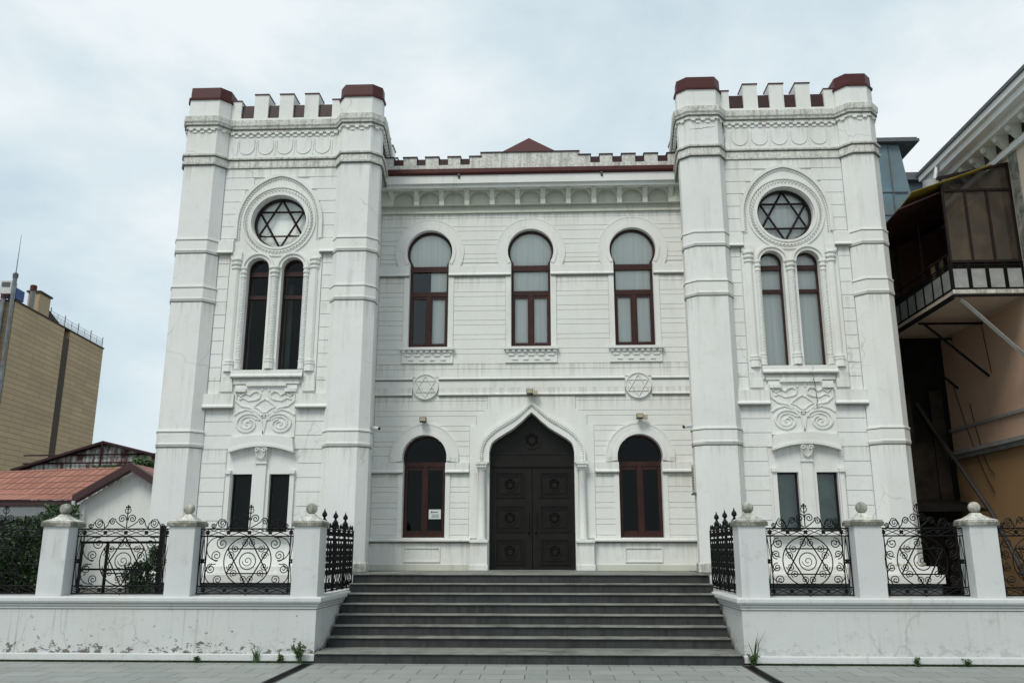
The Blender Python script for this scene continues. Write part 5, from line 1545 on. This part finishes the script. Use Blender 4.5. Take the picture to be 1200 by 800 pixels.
# dark passage between tower and building: sheds, boards and pipes
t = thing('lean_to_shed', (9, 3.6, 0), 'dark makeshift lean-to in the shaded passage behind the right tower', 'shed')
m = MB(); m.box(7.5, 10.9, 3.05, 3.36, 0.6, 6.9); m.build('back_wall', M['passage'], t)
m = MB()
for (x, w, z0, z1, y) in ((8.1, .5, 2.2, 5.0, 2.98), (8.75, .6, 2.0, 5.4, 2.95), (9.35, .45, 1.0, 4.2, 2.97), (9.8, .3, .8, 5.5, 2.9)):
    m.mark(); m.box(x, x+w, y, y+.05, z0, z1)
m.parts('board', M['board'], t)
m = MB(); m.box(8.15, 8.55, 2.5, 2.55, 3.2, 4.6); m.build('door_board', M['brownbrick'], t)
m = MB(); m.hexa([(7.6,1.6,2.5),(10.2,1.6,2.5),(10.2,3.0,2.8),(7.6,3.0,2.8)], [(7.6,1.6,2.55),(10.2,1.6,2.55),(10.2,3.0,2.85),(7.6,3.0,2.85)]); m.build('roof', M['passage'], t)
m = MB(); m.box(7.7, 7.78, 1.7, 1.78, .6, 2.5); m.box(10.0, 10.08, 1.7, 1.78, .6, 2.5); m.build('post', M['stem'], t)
t = thing('waste_pipe', (9.5, 1.0, 1), 'thick grey pipe slanting down beside the tan wall, behind the last pillar', 'pipe')
m = MB(); m.tube([(9.5, 3.0, 5.2), (9.85, 2.85, 4.39), (9.9, 1.9, 3.46), (9.93, .9, 2.45), (9.95, .2, 1.5), (9.95, -.2, .9)], .05, 8); m.build('pipe_run', M['pipe'], t, smooth=True)
t = thing('hanging_cable', (10.2, 1.0, 4), 'thin black cables hanging on the tan wall below the balcony', 'cable')
m = MB()
for (y0_, y1_, z0_, z1_, sag) in ((2.6, 1.3, 5.6, 2.9, .5), (1.9, 1.2, 5.0, 3.3, .7), (.9, .75, 6.6, 5.5, .1)):
    m.mark(); m.tube([(10.26, y0_+(y1_-y0_)*i/14, z0_+(z1_-z0_)*i/14-sag*sin(pi*i/14)*.6) for i in range(15)], .009, 4)
m.parts('cable_run', M['iron'], t)
# glazing balcony lamp glow is left out

# ============================================================ world, sun, camera
w = bpy.data.worlds.new('World'); S.world = w; w.use_nodes = True; nt = w.node_tree
bg = nt.nodes['Background']; bg.inputs['Strength'].default_value = .1
sky = nt.nodes.new('ShaderNodeTexSky'); sky.sky_type = 'NISHITA'; sky.sun_disc = False
SE, SR = radians(52), radians(205)
sky.sun_elevation = SE; sky.sun_rotation = SR; sky.air_density = 1.2; sky.dust_density = 2.5
tc = nt.nodes.new('ShaderNodeTexCoord'); mp = nt.nodes.new('ShaderNodeMapping'); mp.inputs['Scale'].default_value = (1, 1, 2.2); mp.inputs['Location'].default_value = (2.1, .6, .35)
nt.links.new(tc.outputs['Generated'], mp.inputs['Vector'])
n1 = nt.nodes.new('ShaderNodeTexNoise'); n1.inputs['Scale'].default_value = 1.9; n1.inputs['Detail'].default_value = 8; n1.inputs['Roughness'].default_value = .56; n1.inputs['Distortion'].default_value = .25
nt.links.new(mp.outputs[0], n1.inputs['Vector'])
cl = ramp(nt, n1.outputs['Fac'], [(.34, (4.1, 5.05, 5.6)), (.46, (4.9, 5.75, 6.15)), (.54, (5.4, 6.1, 6.4)), (.64, (6.3, 6.7, 6.85))])
cov = ramp(nt, n1.outputs['Fac'], [(.3, .82), (.6, .96)])
c = mix(nt, cov, sky.outputs[0], cl)
nt.links.new(c, bg.inputs['Color'])
sl = bpy.data.lights.new('sun', 'SUN'); sl.energy = 1.5; sl.angle = radians(22); sl.color = (1, .96, .89)
so = bpy.data.objects.new('sun', sl); COL.objects.link(so)
az = radians(-25)    # from behind the camera, a little to the left
d = Vector((sin(az)*cos(SE), -cos(az)*cos(SE), sin(SE)))
so.rotation_euler = d.to_track_quat('Z', 'Y').to_euler(); so.location = d*50
sky.sun_rotation = math.atan2(d.x, d.y)

cam = bpy.data.cameras.new('camera'); co = bpy.data.objects.new('camera', cam); COL.objects.link(co)
cam.sensor_width = 36; cam.lens = 36*997.08/1200; cam.clip_end = 3000; cam.clip_start = .1
co.location = (.3331, -18.291, 1.65)
co.rotation_euler = (radians(90+13.777), 0, radians(2.3686))
S.camera = co
S.view_settings.view_transform = 'Standard'; S.view_settings.look = 'None'; S.view_settings.gamma = 1
S.view_settings.exposure = .5
S.render.resolution_x = 1024; S.render.resolution_y = 682
